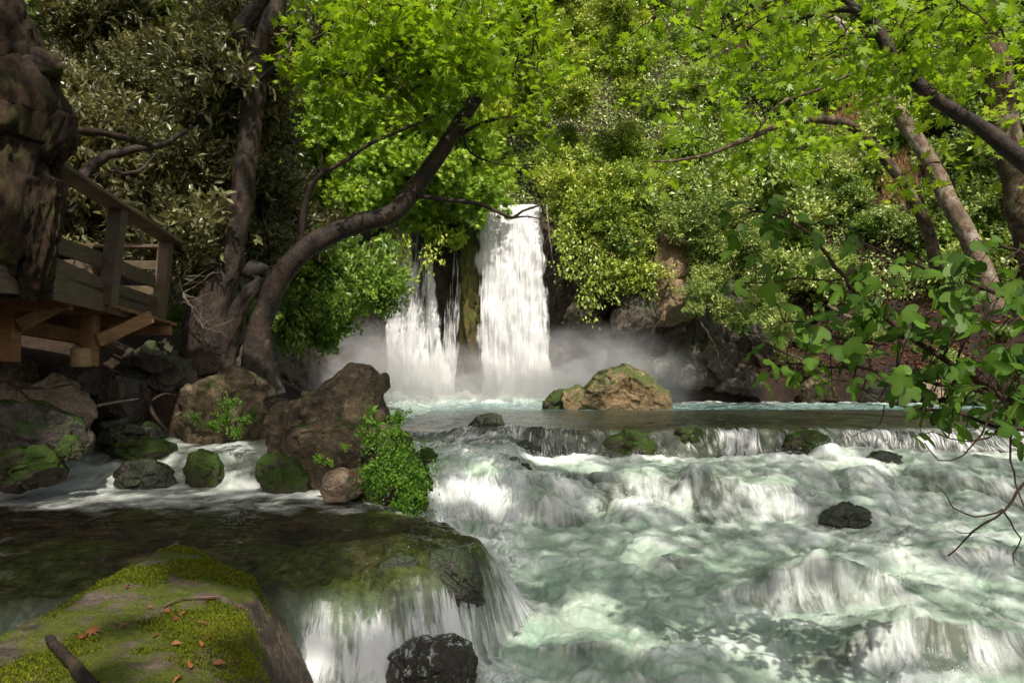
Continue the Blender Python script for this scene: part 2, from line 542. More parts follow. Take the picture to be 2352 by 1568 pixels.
# undercut near the water on the right
q = q + dirn * (dsp * .75)[:, None] - dirn * (.8 * sstep(2.5, .2, zz) * sstep(2, 4, bx))[:, None]
me = mesh('cliff', q, [gridfaces(nv, nu)])
set_tags(link('cliff', me, M['cliff']), kind='structure')

# ------------------------------------------------------------------ water
rows = np.concatenate([np.arange(2.4, 14.4, .024), np.arange(14.4, 21, .045), np.arange(21, 30.5, .06)])
cols = np.linspace(-260, 2620, 1000)
WY, WP = np.meshgrid(rows, cols, indexing='ij')
Y = WY.ravel(); PXc = WP.ravel(); X = (PXc - CX) / F * np.maximum(Y, 4.5)
n_lo = fbm(np.stack([X * .7, Y * .7, 0 * X], 1), 3)
n_mid = fbm(np.stack([X * 1.9 + 3 * n_lo, Y * 1.6, 0 * X + 4], 1), 4)
warp = np.stack([X * 1.3, Y * 1.1, 0 * X + 9], 1)
wx = fbm(warp, 3); wy = fbm(warp + 31, 3)
def billow(p, octs=5):
    a, s, t = 1.0, 0.0, 0.0
    for k in range(octs):
        s = s + a * np.abs(pnoise(p + 7.7 * k)) * 2
        t += a; a *= .52; p = p * 2.07
    return s / t


turb = billow(np.stack([X * .8 + .9 * wx, Y * .7 + .9 * wy, 0 * X], 1), 5)          # billowing foam
turb2 = fbm(np.stack([X * 4.5 + 1.5 * wx, Y * 3.6 + 1.5 * wy, 0 * X + 2], 1), 4)
lipshift = np.interp(X, [-2, -.5, .5, 1.6, 2.8, 4, 5, 5.8, 7, 9, 11], [.3, .35, .25, -.05, .0, -.1, -.15, -.6, -.75, -.9, -.8]) + .20 * n_mid + .80 * fbm(np.stack([X * .55, 0 * X, 0 * X + 61], 1), 4)
Ym = Y + lipshift
stepsh = .55 * fbm(np.stack([X * .55, 0 * X, 0 * X + 3], 1), 2) * 1.6 + .25 * n_lo
Ym2 = np.where(Ym > 11.9, Ym, Ym + stepsh * sstep(11.9, 11.3, Ym) * sstep(8.5, 9.6, Ym))
main = np.interp(Ym2, [2, 5, 6.2, 7.2, 8.6, 9.6, 9.95, 10.6, 11.15, 12.2, 12.6, 12.9, 13.1, 13.3, 13.55, 13.8, 14.3, 15, 60],
                 [-1.5, -1.33, -1.24, -1.12, -1.07, -1.04, -1.0, -.74, -.52, -.46, -.43, -.50, -.50, -.38, -.13, -.055, -.015, 0, 0])
casc = np.interp(Y + .3 * n_lo + .15 * n_mid, [2, 8.6, 9.6, 9.95, 10.25, 10.7, 11.3, 12, 12.8, 13.6, 14.5, 60], [-1.4, -1.07, -1.02, -.97, -.74, -.40, -.28, -.2, -.12, -.04, 0, 0])
wc = sstep(.55, -.1, X + .25 * n_mid) * (Y < 16)
# right-hand chute over the lip
main = lerp(main, casc, wc)
# left plateau (side stream) and the ledge it spills over
Xb = np.interp(Y, [2, 5, 5.6, 6.3, 7.0, 7.6, 8.2, 9, 10, 11, 13], [-.75, -.62, -.55, -.22, -.25, -.62, -.95, -1.05, -1.3, -1.8, -2.6]) + .10 * n_mid
Yf = np.interp(X, [-2.2, -1.8, -1.2, -.6, -.2], [5.0, 5.35, 5.45, 5.65, 6.1]) + .24 * n_mid + .12 * n_lo
sd = np.minimum(Xb - X, Y - Yf)
side = np.interp(Y + .35 * n_lo + .2 * n_mid, [2, 8.6, 9.25, 9.5, 9.75, 10.1, 10.4, 10.9, 11.3, 60], [-.44, -.43, -.41, -.33, -.26, -.22, -.10, -.03, .02, .05])
edge = sstep(-.34, .12, sd)
side = side - .10 * sstep(.9, 0, sd) - .10 * sstep(6.6, 5.4, Y) * sstep(-2.2, -1, X)
for (px, py, d, r, h) in ((760, 1290, 5.95, .34, .10), (930, 1262, 6.1, .36, .13), (1055, 1318, 5.95, .30, .10), (690, 1240, 6.5, .35, -.07), (850, 1195, 7.3, .3, .05), (960, 1200, 7.2, .3, .06)):
    side = side + h * np.exp(-(((X - PX(px, d)) ** 2 + (Y - d) ** 2) / r ** 2))
Z0 = lerp(main, side, edge)
is_side = edge
face = np.exp(-((sd + .16) / .2) ** 2)                                           # the spilling face
HUMPS = [  # px, py, d, rx, ry, height
    (1275, 1185, 10.1, .40, .30, .26), (1480, 1120, 10.75, .75, .45, .14), (1620, 1110, 10.7, .4, .4, .22), (1790, 1110, 10.5, .7, .5, .26),
    (1960, 1170, 9.9, .55, .4, .22), (1340, 1040, 12.4, .5, .3, .10), (1900, 1300, 7.0, .80, .42, .42), (2150, 1440, 5.85, .95, .42, .36),
    (2260, 1270, 8.1, .9, .45, .24), (2080, 1215, 9.0, .5, .35, .16), (2230, 1120, 11.4, .8, .3, .12), (1560, 1275, 8.0, .35, .25, .12), (1340, 1500, 5.9, .5, .3, .12), (1730, 1055, 12.2, .8, .35, .08), (1520, 1560, 5.4, .5, .35, .10), (1200, 1300, 7.3, .4, .4, .10)]
LIPH = [(1180, 1000, 13.5, .5, .10), (1295, 1010, 13.45, .42, .07), (1430, 1000, 13.5, .55, .09), (1540, 1000, 13.4, .35, .05), (1600, 985, 13.7, .4, .11), (1760, 1010, 13.5, .5, .08), (1900, 1030, 12.9, .5, .12), (2030, 1035, 12.7, .5, .13), (2200, 1040, 12.6, .6, .10), (1060, 1010, 13.2, .4, .10)]
liph = 0 * X
for (px, py, d, r, h) in LIPH:
    liph = liph + h * np.exp(-(((X - PX(px, d)) / r) ** 2 + ((Y - d) / .42) ** 2)) * 1.4
hum = 0 * X
hw = 0 * X
for (px, py, d, rx, ry, h) in HUMPS:
    g = np.exp(-(((X - PX(px, d)) / rx) ** 2 + ((Y - d - ry * .25) / (ry * np.where(Y < d, .62, 1.3))) ** 2) * 1.1)
    hum = hum + h * g; hw = np.maximum(hw, g)
rap = sstep(13.2, 12.4, Ym) * (1 - edge)                                          # rapids area
Z = Z0 + hum * (1 - edge)
Z0 = Z0 + liph * (1 - edge); Z = Z + liph * (1 - edge)
Zs = (Z0 + hum * (1 - edge)).reshape(WY.shape)
gyv = np.gradient(Zs, axis=0) / np.gradient(WY, axis=0)
gxv = np.gradient(Zs, axis=1) / np.gradient(X.reshape(WY.shape), axis=1)
slope = np.hypot(gyv, gxv).ravel()
veil = np.clip(sstep(.22, .75, slope) * rap, 0, 1)
thp = np.arctan2(X + 1.25, -(Y - 6.9)); lx_ = thp * 1.6; ly_ = np.hypot(X + 1.25, Y - 6.9)
fine = fbm(np.stack([X * 9 + 2 * wx, Y * 7 + 2 * wy, 0 * X + 12], 1), 4)
Z += rap * .022 * fine
Z += rap * (.13 * (turb - .35) * (1 - .5 * veil) + .045 * turb2 + .07 * n_mid)
Z += edge * (.012 * fbm(np.stack([X * 5, Y * 9, 0 * X + 71], 1), 4) + .007 * fbm(np.stack([X * 14, Y * 22, 0 * X + 72], 1), 3))
Z += edge * sstep(8.6, 7.6, Y) * .022 * fbm(np.stack([lx_ * 7, ly_ * 2.4, 0 * X + 6], 1), 4)
Z += edge * (.018 * turb2 + .03 * n_mid * sstep(9, 9.6, Y)) + face * (.06 * turb2 + .22 * n_mid * sstep(9, 8, Y))
pool = sstep(13.9, 15, Y)
far = sstep(20.5, 22.5, Y + 1.2 * n_lo) * pool
base = sstep(25.2, 27.0, Y + .6 * n_mid) * sstep(-6.5, -4.6, X) * sstep(4.6, 2.6, X)
Z += far * (.05 * turb2 + .10 * (turb - .4) * sstep(22, 26, Y)) + base * (.16 + .22 * turb2 + .15 * turb)
Z += pool * (1 - far) * (.022 * turb2 + .016 * n_mid + .012 * fbm(np.stack([X * 2.5, Y * 7, 0 * X + 81], 1), 4))
# attributes
lipface = sstep(12.95, 13.2, Ym) * sstep(14.0, 13.6, Ym) * (1 - edge)
foam = rap * (.17 + .60 * (turb - .36) + .16 * turb2 + .40 * n_mid + .12 * fine)
calm = np.exp(-(((X - 1.3) / 1.7) ** 2 + ((Y - 7.6) / 1.3) ** 2)) * rap
foam -= .22 * calm
foam = lerp(foam, .30 + .7 * n_mid + .3 * turb2, veil * .85)
foam += .30 * rap * sstep(13.3, 12.6, Ym) * sstep(12.0, 12.5, Ym) * (1 - wc)
foam += rap * .18 * np.clip(wc * sstep(12.5, 9.7, Y) + sstep(.5, 0, sd + .9) * sstep(-.9, -.3, sd), 0, 1)
whitelip = np.interp(X, [-2, -1, 0, .9, 1.5, 3.6, 3.9, 4.35, 4.5, 5.3, 5.6, 6.2, 9], [.2, .35, .3, .24, .05, .05, .5, .5, .12, .1, .15, .34, .4])
foam = np.where(lipface > 0, np.maximum(foam, lipface * whitelip), foam)
casc_w = wc * sstep(13.6, 12.5, Y) * (1 - edge)
foam = np.maximum(foam, casc_w * (.36 + .6 * n_mid))
front = sstep(6.0, 5.5, Y)
thl = np.arctan2(X + 1.25, -(Y - 6.9))
shoulder = sstep(.55, .95, thl + .25 * n_mid) * sstep(2.3, 1.8, thl) * (Y < 7.2)
foam = np.maximum(foam, face * ((.34 + .22 * front) * (1 - .85 * shoulder) + .85 * n_mid) * sstep(.10, -.2, sd))
mossbed = np.clip(sstep(1.0, .3, sd) * edge * (Y < 8.2) * (.5 + 1.2 * n_mid) + face * shoulder, 0, 1)
scz = sstep(9.0, 9.35, Y + .3 * n_lo) * sstep(11.6, 10.9, Y) * edge
foam = np.maximum(foam, edge * (scz * (.42 + .45 * n_mid) + sstep(9.35, 9.0, Y) * sstep(7.0, 8.8, Y) * (.44 + .5 * n_mid + .3 * turb2)))
foam = np.maximum(foam, far * (.20 + .55 * sstep(24, 26.6, Y) * (turb - .1) + .35 * turb2))
foam = np.maximum(foam, base * .95)
foam = np.maximum(foam, pool * sstep(20, 24, Y) * sstep(.5, -1.5, X) * .25)
milky = np.clip(rap * (.85 + .5 * n_lo) * (1 - .72 * veil) + .15 * lipface + .2 * casc_w, 0, 1)
milky = np.maximum(milky, edge * sstep(8.2, 9.2, Y) * .35)

teal = np.clip(far + pool * (.10 + .35 * sstep(1.5, -2, X)), 0, 1)
streak = np.clip(lipface + casc_w * .9 + face * 1.2 + veil + scz * .7, 0, 1)
flat = np.clip(pool * (1 - far) + edge * (1 - face), 0, 1)
rocky = np.clip(np.maximum(np.maximum(veil * .5, lipface), np.maximum(face * (Y < 8.6) * sstep(.12, -.05, sd), casc_w * .8)), 0, 1)
smoothZ = Z.copy()
rn = ridged(np.stack([X * 2.3 + .3 * wx, Y * 2.3, 0 * X + 21], 1), 4)
Z = Z + rocky * (.10 * (1 - .6 * veil) * (rn - .62) + .03 * turb2) - .02 * rocky
over = foam * rocky                                                   # what the broken layer will carry
foam = foam * (1 - .80 * np.clip(rocky - .45 * veil, 0, 1)) + .08 * rocky * (rn - .3)
RK = rocky.reshape(WY.shape)
halo = sum(np.roll(RK, -k, 0) for k in (4, 8, 12, 17, 22)).ravel() / 5 * (1 - rocky) * (Y < 13.6)
foam = foam + .34 * halo * (.7 + 1.2 * n_mid) * (1 - .5 * edge)
ledge = edge * sstep(1.3, .25, sd) * (Y < 8.0)
Z = Z + ledge * (.045 * (ridged(np.stack([X * 3.2, Y * 3.2, 0 * X + 33], 1), 4) - .6) + .02 * fbm(np.stack([lx_ * 14, ly_ * 3, 0 * X + 8], 1), 4))
# flow coordinates: across / along the current (with the drop in height counted in)
dz = np.gradient(Z0.reshape(WY.shape), axis=0).ravel()
arc = np.cumsum(np.sqrt(np.gradient(WY, axis=0) ** 2 + np.gradient(Z0.reshape(WY.shape), axis=0) ** 2), axis=0).ravel()
lx, ly = X + 1.25, Y - 6.9
th = np.arctan2(lx, -ly)
wl = ((sd > -.7) & (Y < 8.6)).astype(float)
flow = np.stack([lerp(X + .25 * wx + .10 * fbm(np.stack([X * 2.2, Y * 3, 0 * X + 3], 1), 3), th * 1.5 + .05 * n_mid, wl), lerp(arc, np.hypot(lx, ly) * 1.0 - Z0 * 1.0, wl), wl * 5], 1)
me = mesh('water', np.stack([X, Y, Z], 1), [gridfaces(len(rows), len(cols))], True,
          {'foam': foam, 'milky': milky, 'teal': teal, 'streak': streak, 'flat': flat, 'mossbed': mossbed, 'flow': flow})


def mat_water():
    m = Mat('river_water')
    pos = m.n('ShaderNodeNewGeometry').outputs['Position']
    flow = m.attr('flow', 1)
    fm, mk, tl, st, fl = [m.attr(k) for k in ('foam', 'milky', 'teal', 'streak', 'flat')]
    ns = m.noise(m.scalev(flow, (7, 1.0, 1)), 1.0, 8, .64, 1.0)
    ns2 = m.noise(m.scalev(flow, (24, 2.6, 1)), 1.0, 5, .62, .5)
    ns = m.math('ADD', m.math('MULTIPLY', ns, .68), m.math('MULTIPLY', ns2, .32))
    nt = m.noise(m.scalev(pos, (1, .8, 1)), 3.0, 10, .62, .35)
    st = m.math('MULTIPLY', st, .68)
    n = m.math('ADD', m.math('MULTIPLY', ns, st), m.math('MULTIPLY', nt, m.math('SUBTRACT', 1.0, st)))
    gain = m.mapr(st, 0, 1, .85, 2.4)
    f = m.math('ADD', fm, m.math('MULTIPLY', m.math('SUBTRACT', n, .5), gain), clamp=True)
    f = m.mapr(f, .12, .88)
    bed = m.mix(m.ramp(m.noise(pos, 2.3, 7, .65), [(.36, 0.0), (.64, 1.0)]), (.007, .006, .004), (.040, .028, .015))
    bed = m.mix(m.ramp(m.noise(pos, 1.1, 4, .6), [(.50, 0.0), (.64, .7)]), bed, (.035, .045, .008))
    bed = m.mix(m.attr('mossbed'), bed, m.mix(m.noise(pos, 9, 6, .7), (.008, .016, .003), (.075, .10, .014)))
    bed = m.mix(1.0, bed, m.ramp(m.noise(pos, 13, 9, .72), [(.32, .25), (.66, 1.7)]), 'MULTIPLY')
    turq = m.mix(m.noise(pos, 2.0, 5, .6), (.03, .10, .09), (.12, .27, .24))
    milk = m.mix(m.ramp(nt, [(.36, 0.0), (.66, 1.0)]), (.26, .37, .28), (.50, .585, .48))
    col = m.mix(tl, bed, turq)
    col = m.mix(mk, col, milk)
    white = m.mix(m.mapr(n, .35, .65), (.66, .71, .66), (.88, .90, .89))
    col = m.mix(f, col, white)
    rip = m.math('ADD', m.noise(m.scalev(pos, (.8, 1.5, 1)), 6, 7, .66, .8), m.math('MULTIPLY', m.noise(m.scalev(flow, (16, 3, 1)), 1.0, 6, .6, .6), .6))
    h = m.math('ADD', m.math('MULTIPLY', n, m.mapr(fl, 0, 1, 1.0, .25)), m.math('MULTIPLY', rip, m.mapr(fl, 0, 1, .25, 1.9)))
    nrm = m.bump(h, .45, .06)
    rough = m.math('MAXIMUM', m.mapr(f, 0, .8, .07, .6), m.math('MULTIPLY', mk, .5))
    b = m.n('ShaderNodeBsdfPrincipled', {'Base Color': col, 'Roughness': rough, 'Normal': nrm, 'IOR': 1.33, 'Specular IOR Level': .5})
    return m.done(b)


set_tags(link('river_water', me, mat_water()), kind='structure')


# --- the broken layer itself
gm = rocky.reshape(WY.shape)
Zr = smoothZ.reshape(WY.shape)
Xr = X.reshape(WY.shape)
gx_ = np.gradient(Zr, axis=1) / np.gradient(Xr, axis=1); gy_ = np.gradient(Zr, axis=0) / np.gradient(WY, axis=0)
nn_ = unit(np.stack([-gx_.ravel(), -gy_.ravel(), np.ones(len(X))], 1))
lift = .035 + .03 * fbm(np.stack([flow[:, 0] * 6, flow[:, 1] * 1.2, flow[:, 2]], 1), 4)
OV = np.stack([X, Y, smoothZ], 1) + nn_ * lift[:, None]
cell = gridfaces(len(rows), len(cols))
keepc = (rocky[cell].max(1) > .10) & (np.abs(PXc[cell].mean(1) - 1176) < 1400)
cell = cell[keepc]
used_, inv = np.unique(cell.ravel(), return_inverse=True)
lipk = lipface[used_]
strand = fbm(np.stack([thp[used_] * 3.2, 0 * thp[used_], 0 * thp[used_] + 41], 1), 3)
dens = over[used_] * .95 + .02 * veil[used_] + .10 * casc_w[used_] + (.16 + 1.1 * strand) * (face * (1 - .9 * shoulder) * (Y < 8.5))[used_] * sstep(.08, -.14, sd[used_]) - .9 * sstep(.45, .10, rocky[used_]) + .35 * n_mid[used_]
OVM = (OV[used_], inv.reshape(cell.shape), dens, flow[used_])


def water_z(x, y):
    i = np.argmin(np.abs(rows - y))
    j = np.argmin(np.abs((cols - CX) / F * max(y, 4.5) - x))
    return Z[i * len(cols) + j]


def mat_fall(k=1.0, name='falling_water', soft=.5):
    m = Mat(name)
    flow = m.attr('flow', 1)
    dn = m.attr('dens')
    pos = m.n('ShaderNodeNewGeometry').outputs['Position']
    s1 = m.noise(m.scalev(flow, (5 * k, .7 * k, 1)), 1.0, 8, .62, .5 * k)
    s2 = m.noise(m.scalev(flow, (22 * k, 1.1 * k, 1)), 1.0, 5, .6)
    cl = m.noise(m.scalev(pos, (1, 1, .55)), 1.0 * k, 6, .55, .4)
    n = m.math('ADD', m.math('MULTIPLY', s1, .6), m.math('MULTIPLY', s2, .4))
    a = m.mapr(m.math('ADD', dn, m.math('MULTIPLY', m.math('SUBTRACT', n, .5), 2.6)), .28, .72)
    col = m.mix(m.ramp(m.math('ADD', m.math('MULTIPLY', cl, .75), m.math('MULTIPLY', n, .25)), [(.34, 0.0), (.56, 1.0)]), (.72, .73, .75), (.97, .97, .98))
    b = m.n('ShaderNodeBsdfPrincipled', {'Base Color': col, 'Roughness': .6, 'Normal': m.bump(m.math('ADD', cl, n), .22, .10 / k)})
    tr = m.n('ShaderNodeBsdfTranslucent', {'Color': (.85, .86, .9)})
    w = m.n('ShaderNodeMixShader', {0: .35, 1: b, 2: tr})
    return m.done(m.n('ShaderNodeMixShader', {0: a, 1: m.n('ShaderNodeBsdfTransparent'), 2: w}))


M['fall'] = mat_fall()
M['torn_water'] = mat_fall(2.0, 'torn_water')
set_tags(link('white_water', mesh('white_water', OVM[0], [OVM[1]], True, {'dens': OVM[2], 'flow': OVM[3]}), M['torn_water']), kind='structure')


def fall_sheet(tl, tr, bl, br, d, dens_fn, bulge, seed, nu=150, nv=260, crest=.35):
    """a curtain of falling water between four photo corners, arching out from the lip"""
    u, v = np.linspace(0, 1, nu), np.linspace(0, 1, nv)
    V_, U_ = np.meshgrid(v, u, indexing='ij')
    U_, V_ = U_.ravel(), V_.ravel()
    TL, TR, BL, BR = P(*tl, d), P(*tr, d), P(*bl, d), P(*br, d)
    top = TL[None] + (TR - TL)[None] * U_[:, None]; bot = BL[None] + (BR - BL)[None] * U_[:, None]
    p = top + (bot - top) * V_[:, None]
    p[:, 2] += crest * (1 - V_) ** 3 * (.4 * fbm(np.stack([U_ * 3, V_ * 0, 0 * U_ + seed], 1), 3))
    p[:, 1] += .9 * (1 - V_) ** 8 - bulge * np.sqrt(V_) - .25 * np.sin(U_ * math.pi) ** .5
    p[:, 0] += .22 * fbm(np.stack([V_ * 5, U_ * 2, 0 * U_ + seed], 1), 5) * (np.abs(U_ - .5) * 2)
    q = np.stack([p[:, 0] * 1.3, p[:, 2] * .8, 0 * U_ + seed], 1)
    p[:, 1] -= .34 * fbm(q * np.array([.9, .7, 1]), 3) * sstep(0, .15, V_) + .03 * fbm(q * np.array([5, 1.0, 1]), 3)
    e = np.minimum(U_, 1 - U_)
    dens = dens_fn(U_, V_, fbm(np.stack([p[:, 0] * 1.4, p[:, 2] * .35, 0 * U_ + seed + 3], 1), 4))
    dens = dens - 1.0 * sstep(.13, 0, e + .05 * fbm(np.stack([V_ * 14, U_ * 0, 0 * U_ + seed], 1), 3))
    fl = np.stack([p[:, 0], -p[:, 2], 0 * U_ + seed], 1)
    return p, gridfaces(nv, nu), dens, fl


def waterfall(name_label, sheets):
    Vs, Fs, D, FL, n = [], [], [], [], 0
    for s in sheets:
        p, f, de, fl = s
        Vs.append(p); Fs.append(f + n); D.append(de); FL.append(fl); n += len(p)
    me = mesh('waterfall', np.concatenate(Vs), [np.concatenate(Fs)], True, {'dens': np.concatenate(D), 'flow': np.concatenate(FL)})
    return set_tags(link('waterfall', me, M['fall']), name_label, 'waterfall')


waterfall('broad dense white waterfall plunging beside the yellow mossy rock pillar',
          [fall_sheet((1086, 458), (1250, 462), (1098, 925), (1276, 925), 28.2, lambda u, v, n: .95 + .2 * n, .9, 1.0),
           fall_sheet((1092, 470), (1240, 474), (1092, 925), (1290, 925), 27.8, lambda u, v, n: .30 + .35 * v + .6 * n, .9, 5.0)])
waterfall('narrower left waterfall torn into white strands with dark rock showing between',
          [fall_sheet((862, 462), (985, 500), (900, 925), (1050, 925), 28.1, lambda u, v, n: .92 - .55 * sstep(.52, .66, u) * sstep(.95, .3, v) + .45 * sstep(.86, .93, u) * sstep(.2, .5, v) + .7 * n + .4 * sstep(.6, 1, v), .9, 2.0),
           fall_sheet((1046, 510), (1072, 515), (1000, 925), (1052, 925), 28.0, lambda u, v, n: .30 + .7 * n + .4 * v * v, .6, 3.0, 60),
           fall_sheet((862, 480), (1000, 560), (900, 925), (1048, 925), 27.7, lambda u, v, n: .20 + .5 * v * v + .6 * n, .9, 7.0)])
# ------------------------------------------------------------------ rocks
import bmesh
_ico = {}


def ico(sub):
    if sub not in _ico:
        bm = bmesh.new(); bmesh.ops.create_icosphere(bm, subdivisions=sub, radius=1)
        bm.verts.ensure_lookup_table()
        _ico[sub] = (np.array([v.co[:] for v in bm.verts]), np.array([[v.index for v in f.verts] for f in bm.faces]))
        bm.free()
    return _ico[sub]


def rock(label, outline, d, depth, mat, cat='boulder', name='boulder', sub=6, facets=7, amp=.07, seed=None, group=None, box=.8, dy=0.0):
    """a boulder whose outline as seen from the path follows the photo; depth = half thickness in metres"""
    seed = RNG.integers(1000) if seed is None else seed
    rg = np.random.default_rng(seed)
    o = np.array(outline, float)
    W = np.stack([(o[:, 0] - CX) / F * d, CZ + (HY - o[:, 1]) / F * d], 1)
    c = (W.min(0) + W.max(0)) / 2
    Wc = W - c
    size = np.abs(Wc).max()
    D, Fc = ico(sub)
    th = np.arctan2(D[:, 2], D[:, 0])
    A, B = Wc, np.roll(Wc, -1, 0)
    dirs = np.stack([np.cos(th), np.sin(th)], 1)
    r = np.zeros(len(th))
    for a, b in zip(A, B):
        e = b - a
        den = dirs[:, 0] * e[1] - dirs[:, 1] * e[0]
        den = np.where(np.abs(den) < 1e-9, 1e-9, den)
        t = (a[0] * e[1] - a[1] * e[0]) / den
        s = (a[0] * dirs[:, 1] - a[1] * dirs[:, 0]) / den
        ok = (t > 0) & (s >= -1e-6) & (s <= 1 + 1e-6)
        r = np.where(ok, np.maximum(r, t), r)
    r = np.where(r == 0, size * .6, r)
    pl = np.sqrt(D[:, 0] ** 2 + D[:, 2] ** 2) ** box
    dd = np.sign(D[:, 1]) * np.abs(D[:, 1]) ** .8
    V = np.stack([r * pl * np.cos(th), depth * dd, r * pl * np.sin(th)], 1)
    for k in range(facets):
        n = unit(np.array([rg.normal() * .7, -abs(rg.normal()) - .35, rg.normal() * .6]) * np.array([1, 1, 1]))
        s = V @ n
        off = s.max() * rg.uniform(.62, .86)
        V = V - n * (np.maximum(0, s - off) * .88)[:, None]
    for k in range(facets * 5):
        n = unit(np.array([rg.normal() * .5, -abs(rg.normal()) - .45, rg.normal() * .5]))
        s = V @ n
        off = s.max() * rg.uniform(.76, .96)
        V = V - n * (np.maximum(0, s - off) * .95)[:, None]
    wd = unit(D + .22 * np.stack([fbm(D * 2.2 + seed, 3), fbm(D * 2.2 + seed + 9, 3), fbm(D * 2.2 + seed + 19, 3)], 1))
    for ns_, a_, b_ in ((12, .035, .22), (55, .012, .16)):
        sdv = unit(rg.normal(size=(ns_, 3)))
        ix = np.argmax(wd @ sdv.T, 1)
        off = (1 - .65 * pl ** 4) * rg.normal(size=ns_)[ix] * a_ + np.sum((rg.normal(size=(ns_, 3)) * b_)[ix] * (wd - sdv[ix]), 1)
        V = V + unit(V) * (np.clip(off, -.12, .08) * size * (amp / .09))[:, None]
    nn = unit(V * np.array([1, 1, 1.0]))
    q = V / size
    st = fbm(q * np.array([1.2, 1.2, 1.2]) + seed + 40, 2) * 5
    terr = st - np.floor(st); terr = (np.floor(st) + sstep(.35, .65, terr)) / 5                 # broken, stepped faces
    disp = terr * .9 + fbm(q * 1.7 + seed, 3) * .4 + ridged(q * 3.1 + seed, 5) * .42 - .22 + fbm(q * 11 + seed, 4) * .25
    V = V + nn * (disp * amp * size)[:, None]
    me = mesh(name, V, [Fc], True)
    ob = link(name, me, M[mat])
    ob.location = (c[0], d + dy, c[1])
    return set_tags(ob, label, cat, group)


R = rock
big = R('large tan boulder with a sharp peak standing between the side stream and the rapids',
  [(606, 958), (640, 925), (720, 887), (765, 862), (790, 848), (838, 845), (878, 868), (888, 915), (900, 960), (925, 1010), (935, 1065), (905, 1115), (830, 1140), (740, 1145), (680, 1135), (640, 1095), (612, 1015)], 9.4, .75, 'rock_tan', amp=.075, seed=11, sub=7, facets=4)
R('rounded brown boulder with hanging ferns, behind and left of the sharp-peaked boulder',
  [(400, 930), (425, 880), (470, 852), (530, 850), (575, 868), (612, 905), (622, 960), (615, 1010), (560, 1045), (470, 1045), (400, 1020)], 11.2, .8, 'rock_tan', seed=5, amp=.09)
R('long dark smooth boulder at the left edge above the small moss-capped stones',
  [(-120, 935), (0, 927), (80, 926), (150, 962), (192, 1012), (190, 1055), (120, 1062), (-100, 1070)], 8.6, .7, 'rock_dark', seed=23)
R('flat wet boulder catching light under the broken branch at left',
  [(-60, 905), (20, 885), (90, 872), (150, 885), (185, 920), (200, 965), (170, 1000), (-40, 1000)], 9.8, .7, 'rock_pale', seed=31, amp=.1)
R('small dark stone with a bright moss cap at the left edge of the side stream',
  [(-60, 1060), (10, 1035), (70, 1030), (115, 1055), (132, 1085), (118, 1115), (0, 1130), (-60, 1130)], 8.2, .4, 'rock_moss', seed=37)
R('little moss-covered knob below the long dark boulder',
  [(115, 1030), (150, 1000), (175, 1005), (188, 1030), (182, 1055), (140, 1060), (118, 1055)], 8.35, .2, 'rock_moss', seed=39, sub=5)
R('low flat green stone where the side stream pours out of the bank',
  [(225, 1030), (290, 1008), (360, 1008), (400, 1020), (405, 1042), (300, 1060), (225, 1055)], 10.3, .4, 'rock_moss', seed=41)
R('round moss-covered stone standing in the small cascade',
  [(412, 1072), (430, 1045), (460, 1034), (492, 1045), (508, 1075), (502, 1112), (460, 1125), (420, 1118)], 9.35, .28, 'rock_moss', seed=43)
R('brown half-drowned stone with water running over its shoulder, left of the round mossy stone',
  [(250, 1090), (285, 1062), (340, 1055), (385, 1080), (400, 1115), (330, 1135), (255, 1125)], 9.3, .32, 'rock_wet', seed=47)
R('dark mossy stone tucked against the foot of the sharp-peaked boulder',
  [(583, 1080), (600, 1048), (640, 1040), (690, 1060), (705, 1125), (680, 1150), (610, 1120)], 9.0, .35, 'rock_moss', seed=53)
pale = R('pale smooth round stone with a red leaf on it, below the sharp-peaked boulder',
  [(735, 1120), (745, 1090), (775, 1075), (815, 1078), (838, 1095), (835, 1130), (800, 1150), (750, 1152)], 8.2, .25, 'rock_pale', seed=59, facets=2, amp=.04)
fernrock = R('dark rock covered in maidenhair ferns beside the white cascade',
  [(800, 1130), (830, 1050), (870, 990), (905, 965), (930, 1000), (958, 1050), (985, 1110), (995, 1175), (960, 1200), (860, 1195), (805, 1180)], 8.5, .42, 'rock_moss', seed=61)
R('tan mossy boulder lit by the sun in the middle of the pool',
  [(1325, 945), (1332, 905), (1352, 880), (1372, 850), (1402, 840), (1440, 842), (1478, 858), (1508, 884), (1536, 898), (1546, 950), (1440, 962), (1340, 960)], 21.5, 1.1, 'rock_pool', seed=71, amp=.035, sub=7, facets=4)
R('small green-topped rock at the left tip of the pool boulder',
  [(1244, 950), (1252, 915), (1270, 898), (1300, 892), (1312, 915), (1316, 950), (1280, 958)], 21.7, .5, 'rock_moss', seed=73, sub=5)
R('knobby tan rock wedged between the pool boulder and its green-topped neighbour',
  [(1284, 950), (1296, 900), (1322, 878), (1346, 888), (1352, 930), (1345, 958)], 21.4, .5, 'rock_pool', seed=79, sub=5)
R('dark pointed rock breaking the smooth lip of the pool',
  [(1065, 985), (1090, 960), (1125, 948), (1150, 952), (1160, 975), (1155, 995), (1090, 1000)], 14.6, .35, 'rock_wet', seed=83, sub=5)
R('small round dark stone at the top of the white cascade',
  [(948, 1045), (965, 1030), (990, 1030), (1004, 1045), (1000, 1062), (960, 1066)], 11.0, .2, 'rock_moss', seed=89, sub=5, facets=2)
R('dark wet wedge of rock where the white cascade meets the main rapids',
  [(1120, 1060), (1165, 1045), (1205, 1065), (1238, 1092), (1240, 1108), (1180, 1112), (1125, 1100)], 11.3, .3, 'rock_veil', seed=97, sub=5)
